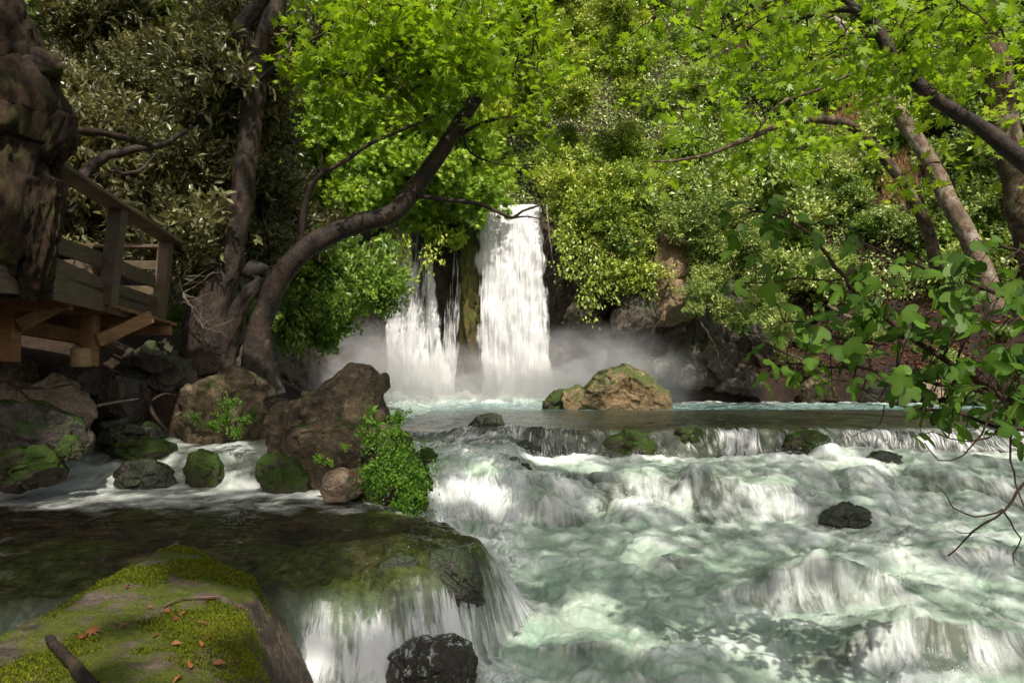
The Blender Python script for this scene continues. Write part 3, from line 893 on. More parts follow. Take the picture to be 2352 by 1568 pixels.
R('dark wet rock at the foot of the ledge spill, low in the picture',
  [(862, 1580), (890, 1512), (950, 1484), (1030, 1474), (1088, 1488), (1100, 1540), (1070, 1610), (960, 1670), (880, 1670)], 5.15, .35, 'rock_veil', seed=101)
R('mossy rock breaking the water at the lip, bright green on top, centre right', [(1545, 1010), (1560, 985), (1590, 975), (1615, 985), (1630, 1015), (1590, 1030)], 13.45, .25, 'rock_moss', seed=211, sub=5)
R('dark rounded rock in the spill at the right end of the lip', [(1975, 1085), (1990, 1050), (2030, 1036), (2075, 1050), (2085, 1090), (2030, 1105)], 12.35, .3, 'rock_wet', seed=223, sub=5)
R('dark wet rock under the lip, left of centre', [(1150, 1050), (1165, 1022), (1205, 1012), (1240, 1028), (1250, 1055), (1200, 1070)], 12.95, .3, 'rock_wet', seed=227, sub=5)
R('mossy knob at the crest of the near ledge', [(715, 1330), (730, 1282), (775, 1256), (825, 1258), (862, 1290), (860, 1335), (790, 1350)], 6.0, .26, 'rock_wet', seed=229, sub=5)
for lab, ol, d, dep, mt, sd_ in [
    ('broad dark rock splitting the spill at the lip, left of the pool boulder', [(1120, 1040), (1140, 1000), (1190, 982), (1250, 985), (1290, 1010), (1280, 1050), (1200, 1062)], 13.3, .45, 'rock_wet', 251),
    ('low dark rock with a mossy back at the lip below the pool boulder', [(1380, 1045), (1395, 1008), (1440, 992), (1490, 998), (1525, 1025), (1510, 1050)], 13.25, .4, 'rock_moss', 257),
    ('rounded mossy rock at the lip near the right edge', [(1800, 1035), (1815, 1000), (1860, 988), (1910, 1000), (1925, 1040), (1860, 1055)], 13.0, .4, 'rock_moss', 269),
    ('dark rock awash under the bare fig twigs', [(1890, 1210), (1910, 1175), (1960, 1160), (2010, 1175), (2030, 1205), (1960, 1225)], 9.7, .35, 'rock_wet', 281)]:
    R(lab, ol, d, dep, mt, seed=sd_, amp=.06, sub=5, dy=.10)
R('mossy hump of rock in the middle of the ledge spill', [(842, 1345), (858, 1300), (905, 1272), (955, 1278), (988, 1310), (990, 1365), (920, 1385)], 5.86, .26, 'rock_wet', seed=239, sub=5)
R('dark stone where the side stream slips past the slab', [(640, 1320), (655, 1285), (690, 1275), (720, 1295), (725, 1330), (680, 1345)], 5.95, .2, 'rock_wet', seed=241, sub=5)
R('dark green water-worn boulder forming the right shoulder of the near ledge', [(975, 1300), (990, 1258), (1035, 1250), (1085, 1285), (1116, 1340), (1112, 1390), (1060, 1405), (1005, 1370)], 5.88, .28, 'rock_wet', seed=233)
R('yellow-green stone under a thin film of water on the ledge',
  [(850, 1205), (862, 1180), (885, 1172), (908, 1182), (915, 1205), (880, 1218)], 7.7, .16, 'rock_moss', seed=107, sub=5, facets=2)
# left bank
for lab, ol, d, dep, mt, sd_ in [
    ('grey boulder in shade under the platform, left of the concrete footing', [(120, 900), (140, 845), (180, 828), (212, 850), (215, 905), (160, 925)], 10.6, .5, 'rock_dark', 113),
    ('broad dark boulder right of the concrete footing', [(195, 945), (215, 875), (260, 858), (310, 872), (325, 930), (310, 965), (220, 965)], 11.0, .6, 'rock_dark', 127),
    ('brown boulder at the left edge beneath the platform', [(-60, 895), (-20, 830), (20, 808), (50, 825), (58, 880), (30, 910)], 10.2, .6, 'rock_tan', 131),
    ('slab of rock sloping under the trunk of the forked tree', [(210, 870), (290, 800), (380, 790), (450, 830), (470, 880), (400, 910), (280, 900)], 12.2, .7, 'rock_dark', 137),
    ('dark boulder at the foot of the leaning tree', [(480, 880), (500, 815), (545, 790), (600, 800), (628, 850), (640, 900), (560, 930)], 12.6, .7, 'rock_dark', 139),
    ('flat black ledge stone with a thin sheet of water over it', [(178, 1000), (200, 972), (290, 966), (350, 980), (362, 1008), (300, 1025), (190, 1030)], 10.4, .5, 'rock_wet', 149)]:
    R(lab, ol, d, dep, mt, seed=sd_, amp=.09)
# right bank
for lab, ol, d, dep, mt, sd_ in [
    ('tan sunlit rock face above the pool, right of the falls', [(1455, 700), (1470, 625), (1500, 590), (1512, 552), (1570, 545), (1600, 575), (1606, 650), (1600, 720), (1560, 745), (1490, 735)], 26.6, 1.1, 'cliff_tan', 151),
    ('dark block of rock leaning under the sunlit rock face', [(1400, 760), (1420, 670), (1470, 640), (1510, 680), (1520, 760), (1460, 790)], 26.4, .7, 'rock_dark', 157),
    ('reddish rock at the waterline below the fig leaves', [(1840, 925), (1850, 880), (1880, 862), (1915, 880), (1930, 925)], 26.0, .6, 'rock_tan', 163),
    ('grey boulder at the waterline, right of the reddish rock', [(1980, 930), (2000, 885), (2050, 872), (2090, 890), (2110, 930)], 25.8, .7, 'rock_dark', 167),
    ('pale flat boulder on the right shore', [(2100, 905), (2130, 868), (2200, 855), (2250, 875), (2260, 910)], 25.2, .7, 'rock_pale', 173),
    ('dark boulder with green top at the right edge of the pool', [(2220, 935), (2250, 900), (2320, 890), (2400, 910), (2420, 945)], 23.8, .7, 'rock_moss', 179),
    ('dark overhanging rock right of the sunlit rock face', [(1600, 780), (1596, 640), (1630, 585), (1680, 600), (1700, 690), (1680, 780)], 26.8, .9, 'rock_dark', 193),
    ('dark rock ledge rising from the mist right of the main waterfall', [(1290, 900), (1300, 720), (1340, 640), (1400, 680), (1420, 800), (1410, 900)], 27.6, .7, 'cliff', 197),
    ('low brown rock under the small bushes on the right bank', [(1560, 880), (1580, 800), (1640, 770), (1700, 790), (1710, 850), (1660, 890)], 26.4, .7, 'rock_dark', 199),
    ('brown boulder half buried in the right bank', [(1640, 900), (1660, 850), (1700, 838), (1745, 860), (1760, 910)], 26.3, .7, 'rock_dark', 181)]:
    R(lab, ol, d, dep, mt, seed=sd_, amp=.1)
# mossy pillar between the two falls
R('narrow rock pillar with a yellow-green mossy face between the two falls',
  [(1050, 930), (1052, 700), (1056, 560), (1062, 480), (1084, 470), (1098, 500), (1100, 700), (1108, 930)], 28.2, .75, 'cliff_moss', 'rock pillar', 'rock_pillar', seed=191, facets=3, amp=.012)

# ------------------------------------------------------------------ foreground mossy slab
sy = np.arange(2.2, 6.3, .018); sx = np.arange(-3.6, -.55, .018)
SY, SX = np.meshgrid(sy, sx, indexing='ij'); SX = SX.ravel(); SY = SY.ravel()
poly = np.array([(-2.56, 5.62), (-2.36, 5.50), (-1.76, 4.85), (-1.50, 4.1), (-1.24, 3.2), (-1.18, 2.0), (-3.2, 2.0), (-2.78, 3.7), (-2.68, 4.3), (-2.62, 5.0)])


def sdpoly(px, py, pg):
    d = np.full(len(px), 1e9); inside = np.zeros(len(px), bool)
    for a, b in zip(pg, np.roll(pg, -1, 0)):
        e = b - a; w_ = np.stack([px - a[0], py - a[1]], 1)
        t = np.clip((w_ @ e) / (e @ e), 0, 1)
        d = np.minimum(d, np.linalg.norm(w_ - t[:, None] * e, axis=1))
        c = ((a[1] <= py) & (b[1] > py)) | ((b[1] <= py) & (a[1] > py))
        xi = a[0] + (py - a[1]) / (b[1] - a[1] + 1e-12) * e[0]
        inside ^= c & (px < xi)
    return np.where(inside, -d, d)


n1 = fbm(np.stack([SX * 1.5, SY * 1.5, 0 * SX + 50], 1), 4); n2 = fbm(np.stack([SX * 7, SY * 7, 0 * SX], 1), 4)
sdd = sdpoly(SX, SY, poly) + .20 * n1 + .05 * n2
topz = -.165 - .070 * (5.6 - SY) - .02 * np.maximum(0, -1.9 - SX) + .07 * n1 + .025 * n2
topz = topz - .10 * sstep(-.28, 0, sdd) ** 2
SZ = topz - np.where(sdd > 0, np.where(SX > -1.95, .75, 1.2) * sdd + np.where(SX > -1.95, .10, .35) * sstep(0, .12, sdd) + np.where(SX > -1.95, 1.6, 0) * np.maximum(0, sdd - .16), 0) + .05 * n2 * (sdd > 0)
ok = (SZ > -1.75).reshape(len(sy), len(sx))
SZ = np.maximum(SZ, -1.75)
slab = empty('mossy_slab', (-2, 4, -.3), 'big flat mossy slab littered with dead leaves at lower left', 'boulder')
SZ = SZ + .006 * fbm(np.stack([SX * 26, SY * 26, 0 * SX], 1), 3)
link('rock', mesh('rock', np.stack([SX, SY, SZ], 1), [gridfaces(len(sy), len(sx))]), M['rock_slab'], slab)


def slab_z(x, y):
    i = int(np.clip(round((y - sy[0]) / .018), 0, len(sy) - 1)); j = int(np.clip(round((x - sx[0]) / .018), 0, len(sx) - 1))
    return SZ[i * len(sx) + j]


# moss: little upright blades in patches
mo = MB()
cand = np.where((sdd < .1) & (SZ > -1.0) & (SY > 2.6))[0]
mk_ = fbm(np.stack([SX * 1.7, SY * 1.7, 0 * SX + 77], 1), 5) + .10 * sstep(-2.6, -1.5, SX) + .12 * sstep(-.5, -.1, sdd)
cand = cand[mk_[cand] > .14]
NM = 70000
pick = RNG.choice(cand, NM)
pos = np.stack([SX[pick], SY[pick], SZ[pick]], 1) + RNG.normal(size=(NM, 3)) * np.array([.012, .012, .002])
leaves(mo, pos - np.array([0, 0, .004]), np.array([0, 0, 1]) + RNG.normal(size=pos.shape) * .6, RNG.normal(size=pos.shape), .009 + .012 * RNG.random(NM), (T_D[0] * np.array([.8, 1, 1]), T_D[1]),
       .30 + .9 * mk_[pick] + .22 * RNG.normal(size=NM))
mo.build('moss', M['moss'], slab)

# dead leaves and sticks on the slab
LEAFSPOT = [(470, 1378, 'curled rust plane leaf at the tip of the thin stick', 1.3), (388, 1412, 'rust leaf at the pale end of the thin stick', 1.1), (430, 1412, 'folded orange leaf right under the thin stick', .9),
            (198, 1455, 'orange plane leaf on bare rock left of the moss', 1.3), (188, 1472, 'dark red leaf just below the orange plane leaf', .8), (290, 1440, 'pale orange sliver of leaf on a moss tuft', .7),
            (450, 1438, 'broad tan leaf lying flat mid-slab', 1.1), (405, 1430, 'narrow straw-coloured leaf below the thin stick', 1.0), (365, 1462, 'yellow leaf on the wet patch', .7),
            (392, 1485, 'round peach leaf low on the slab', .9), (465, 1490, 'round orange leaf on bright moss', .9), (488, 1470, 'small tan leaf near the bright moss', .8),
            (555, 1480, 'dark brown leaf near the slab right edge', .9), (440, 1540, 'purple-brown leaf near the bottom edge', 1.2), (425, 1560, 'wet dark leaf touching the purple-brown one', 1.2),
            (487, 1531, 'rust oval leaf at the bottom of the slab', 1.1), (540, 1525, 'pale round leaf at the bottom right of the slab', .8), (300, 1350, 'small red leaf on the yellow moss', .7),
            (335, 1400, 'pink-brown leaf on the sunny moss edge', .7), (555, 1400, 'rust leaf in shade on the upper right moss', .8), (450, 1342, 'brown flake of leaf on dark moss near the apex', .6)]


def on_slab(px, py):
    ds = np.arange(2.7, 6.2, .02)
    for d in ds:
        p = P(px, py, d)
        if p[2] <= slab_z(p[0], p[1]) + .005: return p
    return P(px, py, 4)


for k, (px, py, lab, s) in enumerate(LEAFSPOT):
    p = on_slab(px, py)
    mb = MB()
    tp = [T_PLANE, T_D, T_L][0 if 'plane' in lab else (1 if k % 2 else 2)]
    ax = np.array([[math.cos(k * 2.1), math.sin(k * 2.1), .12]])
    leaves(mb, np.zeros((1, 3)), ax, np.array([[.5 * math.sin(k * 1.7), -.35 + .4 * math.cos(k), 1.0]]), .062 * s, (tp[0] * np.array([[1, 1, [2.5, -2, 3.5][k % 3]]]), tp[1]), np.array([[.15, .5, .85, .35][k % 4]]))
    ob = mb.build('fallen_leaf', M['leaf_dry'])
    ob.location = tuple(p + np.array([0, 0, .015]))
    set_tags(ob, lab, 'leaf', 'dead leaves lying on the mossy slab')


def stick(label, pts, rad, mat='twig', name='stick', sides=7, cat='stick', rough=.004, group=None, forks=()):
    mb = MB()
    pts = [P(*p) for p in pts]
    mb.tube(pts, np.linspace(rad, rad * .45, len(pts)), sides, rough, 3, .04)
    for fpts, fr in forks:
        mb.tube([P(*p) for p in fpts], np.linspace(fr, fr * .4, len(fpts)), 6, rough, 4, .04)
    return set_tags(mb.build(name, M[mat]), label, cat, group)


a, b = on_slab(112, 1478), on_slab(215, 1600)
mb = MB(); mb.tube([a + [0, 0, .03], (a + b) / 2 + [0, 0, .035], b + [0, 0, .04]], [.018, .024, .024], 14, .012, 5, .02)
set_tags(mb.build('stick', M['bark_dark']), 'thick broken stick with a snapped tan end at the bottom left corner of the slab', 'stick')
mb = MB(); pp = [on_slab(*q) + np.array([0, 0, .02]) for q in [(376, 1400), (400, 1388), (435, 1380), (480, 1378), (510, 1376)]]
mb.tube(pp, [.006, .0055, .005, .004, .003], 6, .001, 1, .02)
set_tags(mb.build('stick', M['bark_pale']), 'thin pale curved stick lying across the moss', 'stick')
stick('shiny forked driftwood branch on the flat wet boulder at left', [(-40, 868, 9.2), (10, 872, 9.2), (50, 888, 9.15), (110, 890, 9.2), (170, 880, 9.3)], .035, 'bark_plane', forks=[([(12, 872, 9.2), (50, 900, 9.1), (75, 930, 9.0)], .02), ([(95, 890, 9.2), (120, 915, 9.1)], .014)])
stick('straight thin pole propped against the ledge stone', [(190, 938, 10.0), (250, 926, 10.2), (318, 915, 10.6)], .022, 'bark_pale')
stick('crooked dark root reaching down to the small spout of water', [(330, 900, 10.9), (345, 935, 10.8), (355, 955, 10.7), (385, 990, 10.4)], .045, 'bark_dark', forks=[([(340, 925, 10.8), (375, 905, 11), (405, 908, 11.2)], .025), ([(345, 915, 10.9), (320, 880, 11.2), (285, 868, 11.3)], .02)])
stick('thin dark stick hanging over the right side of the slab', [(563, 1485, 4.3), (590, 1520, 4.15), (620, 1560, 4.0), (640, 1600, 3.9)], .006, 'twig')

# ------------------------------------------------------------------ viewing platform
WD, WO = M['wood'], M['wood_orange_lit']
plat = empty('viewing_platform', P(255, 760, 9.5), 'weathered timber viewing platform with plank railing at left', 'platform')
DN, DM, DF = 8.0, 9.6, 11.6
def bm1(name, p0, p1, w, h, mat=WD, up=(0, 0, 1), par=None):
    mb = MB(); mb.beam(p0, p1, w, h, up); return mb.build(name, mat, par or plat, False)
zf = 1.9
# rim boards, railing posts, rails
pn, pm, pf = P(95, 655, DN), P(247, 700, DM), P(362, 745, DF)
tn, tm, tf = P(118, 440, DN), P(272, 478, DM), P(382, 556, DF)
for a_, b_, lab in ((pn, tn, 'nearest post, half hidden by the old trunk'), (pm, tm, None), (pf, tf, None)):
    o = bm1('post', a_, b_, .18, .16, WD, (0, 1, 0))
    if lab: o['label'] = lab
off = np.array([-.10, 0, 0])
def rail(y0, y1, y2, h, name):
    q0, q1, q2 = P(98, y0, DN), P(258, y1, DM), P(374, y2, DF)
    bm1(name, q0 + off, q1 + off, .045, h); bm1(name, q1 + off + [0, .01, 0], q2 + off, .043, h)
rail(543, 600, 668 - 20, .20, 'rail')
rail(590, 660, 705 - 8, .20, 'rail')
rail(648, 690, 728, .30, 'rim_board'); bm1('rim_board', P(-60, 632, 7.0) + off, P(98, 648, DN) + off, .044, .29)
q0, q1, q2 = P(112, 378, DN - .15), P(275, 482, DM), P(398, 560, DF + .15)
bm1('handrail', q0 + [0, 0, .02], q1 + [0, 0, .02], .30, .05); bm1('handrail', q1 + [0, .012, .02], q2 + [0, 0, .02], .30, .048)
# deck: planks run away from the rim
mb = MB()
for k in range(24):
    y = 6.6 + k * .215
    z = np.interp(y, [DN, DM, DF], [2.02, 1.93, 1.80])
    mb.beam((-5.27, y, z), (-9.2, y, z + .02), .20, .045)
mb.build('deck_board', WO, plat, False)
for k, y in enumerate((7.3, 8.9, 10.5, 11.5)):
    z = np.interp(y, [DN, DM, DF], [2.02, 1.93, 1.80]) - .13
    bm1('joist', (-5.30, y, z + .02), (-9.2, y, z + .02), .08, .15, WO)
bm1('beam', (-6.1, 6.6, 1.74), (-6.35, 11.6, 1.52), .12, .20, WO); 
# far railing
f0, f1 = np.array(tf) + [-.1, .1, 0], np.array(tf) + [-3.4, .5, .1]
bm1('rail', f0 + [0, 0, -.35], f1 + [0, 0, -.35], .045, .14); bm1('rail', f0 + [0, 0, -.75], f1 + [0, 0, -.75], .045, .14); bm1('handrail', f0 + [0, 0, -.06], f1 + [0, 0, -.06], .2, .05)
bm1('post', f0 + [-1.2, .1, -1.3], f0 + [-1.2, .1, -.05], .13, .13, WD, (0, 1, 0))
# legs and braces
bm1('leg', P(205, 840, 9.9), P(208, 722, 9.9), .17, .17, WO, (0, 1, 0)); bm1('brace', P(222, 782, 9.85), P(345, 728, 10.6), .09, .17, WO)
bm1('leg', P(22, 830, 9.0), P(24, 715, 9.0), .17, .17, WO, (0, 1, 0)); bm1('brace', P(40, 748, 8.95), P(148, 692, 9.4), .09, .17, WO)
mb = MB(); mb.tube([P(186, 842, 9.7), P(185, 800, 9.7)], [.125, .12], 20); mb.build('footing', M['concrete'], plat)
# ------------------------------------------------------------------ trees
def tree(name, label, base, limbs, bark, cat='tree', rough=.02, sides=12, step=.25, group=None, seed=1.0, extra=None):
    """limbs: list of (points [(px,py,d)...] or world points, radii). The first limb is the stem."""
    t = empty(name, base, label, cat, group)
    mb = MB()
    out = []
    for k, (pts, rad) in enumerate(limbs):
        w_ = np.array([P(*p) for p in pts])
        rad = np.linspace(rad[0], rad[1], len(pts)) if len(rad) == 2 else np.array(rad)
        rg = np.random.default_rng(int(seed * 10) + k)
        q, r = resample(w_, rad, min(step, .25 if rad[0] > .04 else .18))
        wob = fbm(np.stack([np.arange(len(q)) * step * 1.1, np.full(len(q), seed * 3 + k), np.zeros(len(q))], 1), 3)
        wob2 = fbm(np.stack([np.arange(len(q)) * step * 1.1, np.full(len(q), seed * 3 + k), np.full(len(q), 9.5)], 1), 3)
        q[:, 0] += wob * r * .5; q[:, 2] += wob2 * r * .3
        mb.tube(q, r, sides if rad[0] > .05 else 7, rough * min(1, rad[0] / .12), seed + k)
        out.append(q)
    mb.build('trunk', M[bark], t)
    return t, out


def sprays(lm, tm, starts, n_leaf, length, size, tmpl, tint=.5, dirs=None, droop=.15, flat=.35, rng=RNG, updown=.0, trad=.008, sp=.25):
    """leafy twigs: each start point sends out a thin twig that carries leaves on both sides, blades lying flat-ish"""
    for i, s in enumerate(starts):
        d = dirs[i] if dirs is not None else rng.normal(size=3)
        d = unit(np.array(d) + rng.normal(size=3) * .45) * np.array([1, 1, flat]); d[2] += updown; d = unit(d)
        L = length * rng.uniform(.55, 1.25)
        tq = np.linspace(0, 1, 6)[:, None]
        pts = s + d * L * tq + np.array([0, 0, -droop * L]) * tq ** 2 + rng.normal(size=(6, 3)) * .03 * L * tq
        if tm is not None:
            tm.tube(pts, np.linspace(trad, trad * .3, 6), 5, 0, tint=.5, cap=False)
        t = np.sqrt(rng.random(n_leaf))
        k = np.clip((t * 5).astype(int), 0, 4); fr = t * 5 - k
        pos = pts[k] + (pts[k + 1] - pts[k]) * fr[:, None]
        pos = pos + rng.normal(size=(n_leaf, 3)) * np.array([1, 1, .55]) * length * sp
        out = unit(d + rng.normal(size=(n_leaf, 3)) * .8 + np.array([0, 0, -.35]))
        nr = np.array([0, 0, 1.0]) + rng.normal(size=(n_leaf, 3)) * .55
        tt = tint + rng.normal() * .10 + .16 * rng.normal(size=n_leaf)
        leaves(lm, pos, out, nr, size * (.55 + .75 * rng.random(n_leaf)), tmpl, tt)


def branch_net(tm, starts, paths, r=.012, rng=RNG):
    """thin boughs that tie every leafy twig back to the nearest limb"""
    nodes = np.concatenate(paths); S = np.array(starts)
    d = np.array([np.min(np.linalg.norm(nodes - s, axis=1)) for s in S])
    for i in np.argsort(d):
        s = S[i]; dist = np.linalg.norm(nodes - s, axis=1); j = np.argmin(dist)
        a = nodes[j]; L = dist[j]
        if L < .05: continue
        t = np.linspace(0, 1, 7)[:, None]
        pts = a + (s - a) * t + np.array([0, 0, .12 * L]) * (t * (1 - t) * 4) + rng.normal(size=(7, 3)) * .035 * L * (t * (1 - t) * 4)
        tm.tube(pts, np.linspace(r + .006 * min(L, 2), r * .6, 7), 5, cap=False)
        nodes = np.concatenate([nodes, pts[2:]])


def along(path, n, a=0.0, b=1.0, rng=RNG):
    t = a + (b - a) * rng.random(n)
    return path[np.clip((t * (len(path) - 1)).astype(int), 0, len(path) - 1)]


def box_clumps(lst, zs=.6, ys=1.0):
    """(px,py,d,r in px, flatten) -> ellipsoids"""
    return [(P(x, y, d), (r / F * d, r / F * d * ys, r / F * d * zs)) for x, y, d, r in lst]


# A: the old gnarled trunk at the left edge; unseen leaves are hung on it to shade the foreground
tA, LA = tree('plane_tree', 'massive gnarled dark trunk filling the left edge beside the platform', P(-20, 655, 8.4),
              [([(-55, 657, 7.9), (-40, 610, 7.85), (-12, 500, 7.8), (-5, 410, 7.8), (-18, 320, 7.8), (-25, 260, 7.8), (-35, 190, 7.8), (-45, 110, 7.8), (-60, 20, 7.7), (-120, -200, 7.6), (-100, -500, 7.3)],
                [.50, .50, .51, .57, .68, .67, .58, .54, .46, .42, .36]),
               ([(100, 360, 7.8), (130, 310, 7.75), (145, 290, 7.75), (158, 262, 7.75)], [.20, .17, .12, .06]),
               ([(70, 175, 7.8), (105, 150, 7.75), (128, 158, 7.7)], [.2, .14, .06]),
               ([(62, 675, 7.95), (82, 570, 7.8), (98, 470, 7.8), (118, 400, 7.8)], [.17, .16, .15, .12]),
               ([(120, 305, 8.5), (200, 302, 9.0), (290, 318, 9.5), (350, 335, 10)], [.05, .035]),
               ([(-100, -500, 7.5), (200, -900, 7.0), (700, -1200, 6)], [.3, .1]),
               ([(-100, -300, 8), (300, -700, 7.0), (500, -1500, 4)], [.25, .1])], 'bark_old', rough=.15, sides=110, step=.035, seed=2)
mb = MB()
HOLES = [(-2.25, 4.35, .42), (-1.75, 3.75, .30), (-2.3, 3.3, .22), (-1.75, 9.0, .45), (-.95, 5.75, .40), (-1.2, 8.1, .35), (1.75, 8.1, .28), (1.9, 10.6, .5), (3.6, 10.4, .4), (2.3, 5.7, .55), (.75, 5.9, .4), (3.3, 5.6, .5), (-.5, 10.4, .4),  # ground spots whose overhead leaves are removed so sun patches land there
         (4.4, 7.4, .35), (-4.9, 8.6, .35), (-4.2, 4.6, .4), (.9, 12.2, .5), (2.7, 13.2, .35), (-3.5, 9.3, .25), (-5.2, 9.9, .4), (5.6, 12.2, .4), (6.5, 9, .3), (-4.1, 11.0, .3), (-2.7, 5.8, .2), (-1.45, 4.6, .16), (-2.6, 2.9, .2)]


def shade_canopy(mb, xr, yr, n, ncl, rg, z=(11, 17), size=.22):  # out-of-view leaves set along the sun line to shade the ground
    """unseen leaf layer added for shade; (xr, yr) is the ground it shades; gaps are cut for sun patches"""
    cl = []
    for k in range(ncl):
        zz = rg.uniform(*z)
        cl.append(((rg.uniform(*xr) + SUN[0] / SUN[2] * zz, rg.uniform(*yr) + SUN[1] / SUN[2] * zz, zz), (1.2, 1.2, .5)))
    tmp = MB(); cloud(tmp, cl, n, size, T_PLANE, (.5, .2), .7, rng=rg)
    V = np.concatenate(tmp.V); k = len(T_PLANE[0]); nl = len(V) // k
    c = V.reshape(nl, k, 3)[:, 1]
    s = c[:, :2] - SUN[:2] / SUN[2] * (c[:, 2:] + .5)
    keep = np.ones(nl, bool)
    for hx, hy, hr in HOLES:
        wob = 1 + .5 * np.sin(3 * np.arctan2(s[:, 1] - hy, s[:, 0] - hx) + hx * 5)
        keep &= np.hypot(s[:, 0] - hx, (s[:, 1] - hy) * .8) > hr * wob + .10
    V = V.reshape(nl, k, 3)[keep]; A = np.concatenate(tmp.A).reshape(nl, k)[keep]
    off = (np.arange(len(V)) * k)[:, None, None]
    mb.add(V.reshape(-1, 3), [(f[None] + off).reshape(-1, f.shape[1]) for f in T_PLANE[1]], A.ravel())


rg = np.random.default_rng(12)
shade_canopy(mb, (-12, -4), (1.5, 10.5), 8500, 150, rg); shade_canopy(mb, (-4, 1.2), (1.5, 14), 13000, 190, rg); shade_canopy(mb, (-3.4, -.8), (2.4, 6), 3600, 60, rg)
mb.build('crown', M['leaf_plane'], tA)  # added shade leaves, grouped under trunk A

# B: the forked tree
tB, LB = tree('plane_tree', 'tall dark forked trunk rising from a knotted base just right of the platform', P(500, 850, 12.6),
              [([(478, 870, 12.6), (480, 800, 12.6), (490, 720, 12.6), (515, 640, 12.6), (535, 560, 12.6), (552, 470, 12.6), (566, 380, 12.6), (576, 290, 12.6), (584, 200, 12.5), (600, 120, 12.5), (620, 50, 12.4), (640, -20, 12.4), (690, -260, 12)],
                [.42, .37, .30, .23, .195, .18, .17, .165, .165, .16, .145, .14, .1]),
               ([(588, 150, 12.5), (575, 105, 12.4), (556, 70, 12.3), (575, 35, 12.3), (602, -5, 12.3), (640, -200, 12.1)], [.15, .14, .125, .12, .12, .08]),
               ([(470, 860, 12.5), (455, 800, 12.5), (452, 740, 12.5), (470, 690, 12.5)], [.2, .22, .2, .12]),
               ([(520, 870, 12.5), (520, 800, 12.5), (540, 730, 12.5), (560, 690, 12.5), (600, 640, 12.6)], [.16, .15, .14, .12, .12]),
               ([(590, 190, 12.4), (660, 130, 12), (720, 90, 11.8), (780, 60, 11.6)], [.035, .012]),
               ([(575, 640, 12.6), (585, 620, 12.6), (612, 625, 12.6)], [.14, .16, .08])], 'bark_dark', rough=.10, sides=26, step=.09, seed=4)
mb = MB(); cl = []
rg = np.random.default_rng(14)
for k in range(46):
    x, y = rg.uniform(-11, -2.5), rg.uniform(7, 15.5)
    cl.append(((x, y, rg.uniform(9.6, 13.5)), (1.3, 1.3, .6)))
cloud(mb, cl[:26], 2600, .25, T_PLANE, (.5, .2), .7)  # unseen leaves overhead, added to darken the left thicket
mb.build('crown', M['leaf_plane'], tB)

# C: the leaning tree in front of the falls
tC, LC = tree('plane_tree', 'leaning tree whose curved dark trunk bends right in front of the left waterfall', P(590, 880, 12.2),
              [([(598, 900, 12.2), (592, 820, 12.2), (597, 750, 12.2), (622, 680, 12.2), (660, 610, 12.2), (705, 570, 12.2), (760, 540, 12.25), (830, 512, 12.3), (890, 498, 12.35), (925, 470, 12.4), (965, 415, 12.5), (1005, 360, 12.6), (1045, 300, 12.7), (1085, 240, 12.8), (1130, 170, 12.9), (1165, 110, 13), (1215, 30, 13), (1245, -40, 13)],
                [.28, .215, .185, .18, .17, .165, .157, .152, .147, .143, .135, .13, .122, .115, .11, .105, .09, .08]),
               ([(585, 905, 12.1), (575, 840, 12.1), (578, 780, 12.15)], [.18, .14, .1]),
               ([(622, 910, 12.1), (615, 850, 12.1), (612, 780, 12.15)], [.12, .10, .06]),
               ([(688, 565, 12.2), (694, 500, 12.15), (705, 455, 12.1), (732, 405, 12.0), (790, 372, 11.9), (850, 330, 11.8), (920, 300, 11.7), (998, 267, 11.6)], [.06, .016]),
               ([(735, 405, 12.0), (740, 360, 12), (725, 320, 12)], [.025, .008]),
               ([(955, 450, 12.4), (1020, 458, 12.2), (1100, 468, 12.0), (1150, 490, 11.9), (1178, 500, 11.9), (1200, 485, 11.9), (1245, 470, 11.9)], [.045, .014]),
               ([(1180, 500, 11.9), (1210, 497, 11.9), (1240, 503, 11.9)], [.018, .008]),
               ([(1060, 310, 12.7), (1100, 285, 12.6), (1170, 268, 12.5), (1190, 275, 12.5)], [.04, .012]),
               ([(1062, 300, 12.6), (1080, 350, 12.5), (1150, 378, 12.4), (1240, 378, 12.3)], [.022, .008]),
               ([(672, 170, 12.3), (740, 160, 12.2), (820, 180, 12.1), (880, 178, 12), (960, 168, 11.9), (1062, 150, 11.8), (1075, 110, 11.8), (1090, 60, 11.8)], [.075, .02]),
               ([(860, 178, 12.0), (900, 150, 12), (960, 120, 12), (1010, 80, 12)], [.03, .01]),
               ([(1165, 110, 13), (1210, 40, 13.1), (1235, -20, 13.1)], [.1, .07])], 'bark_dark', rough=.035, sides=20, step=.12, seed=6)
lm, tm = MB(), MB()
rg = np.random.default_rng(21)
st = np.concatenate([along(LC[9], 40, .15, 1), along(LC[10], 16, .2, 1), along(LC[0], 16, .78, 1), along(LC[7], 5, .3, 1)])
sprays(lm, tm, st, 24, .85, .16, T_PLANE, .45, rng=rg)
pts = []
while len(pts) < 105:
    x, y = rg.uniform(715, 1250), rg.uniform(-30, 240)
    if y > 235 - .0009 * (x - 950) ** 2 * .9 + 20 * rg.normal(): continue
    pts.append(P(x, y, rg.uniform(11.0, 13.2)))
sprays(lm, tm, pts, 26, .7, .16, T_PLANE, .45, rng=rg)
branch_net(tm, pts, [LC[0][len(LC[0]) // 2:]] + LC[9:12], rng=rg)
st = np.concatenate([along(LC[3], 4, .7, 1), along(LC[8], 3, .4, 1)])
sprays(lm, tm, st, 10, .5, .14, T_PLANE, .5, rng=rg)
tm.build('twigs', M['twig'], tC); lm.build('crown', M['leaf_plane'], tC)

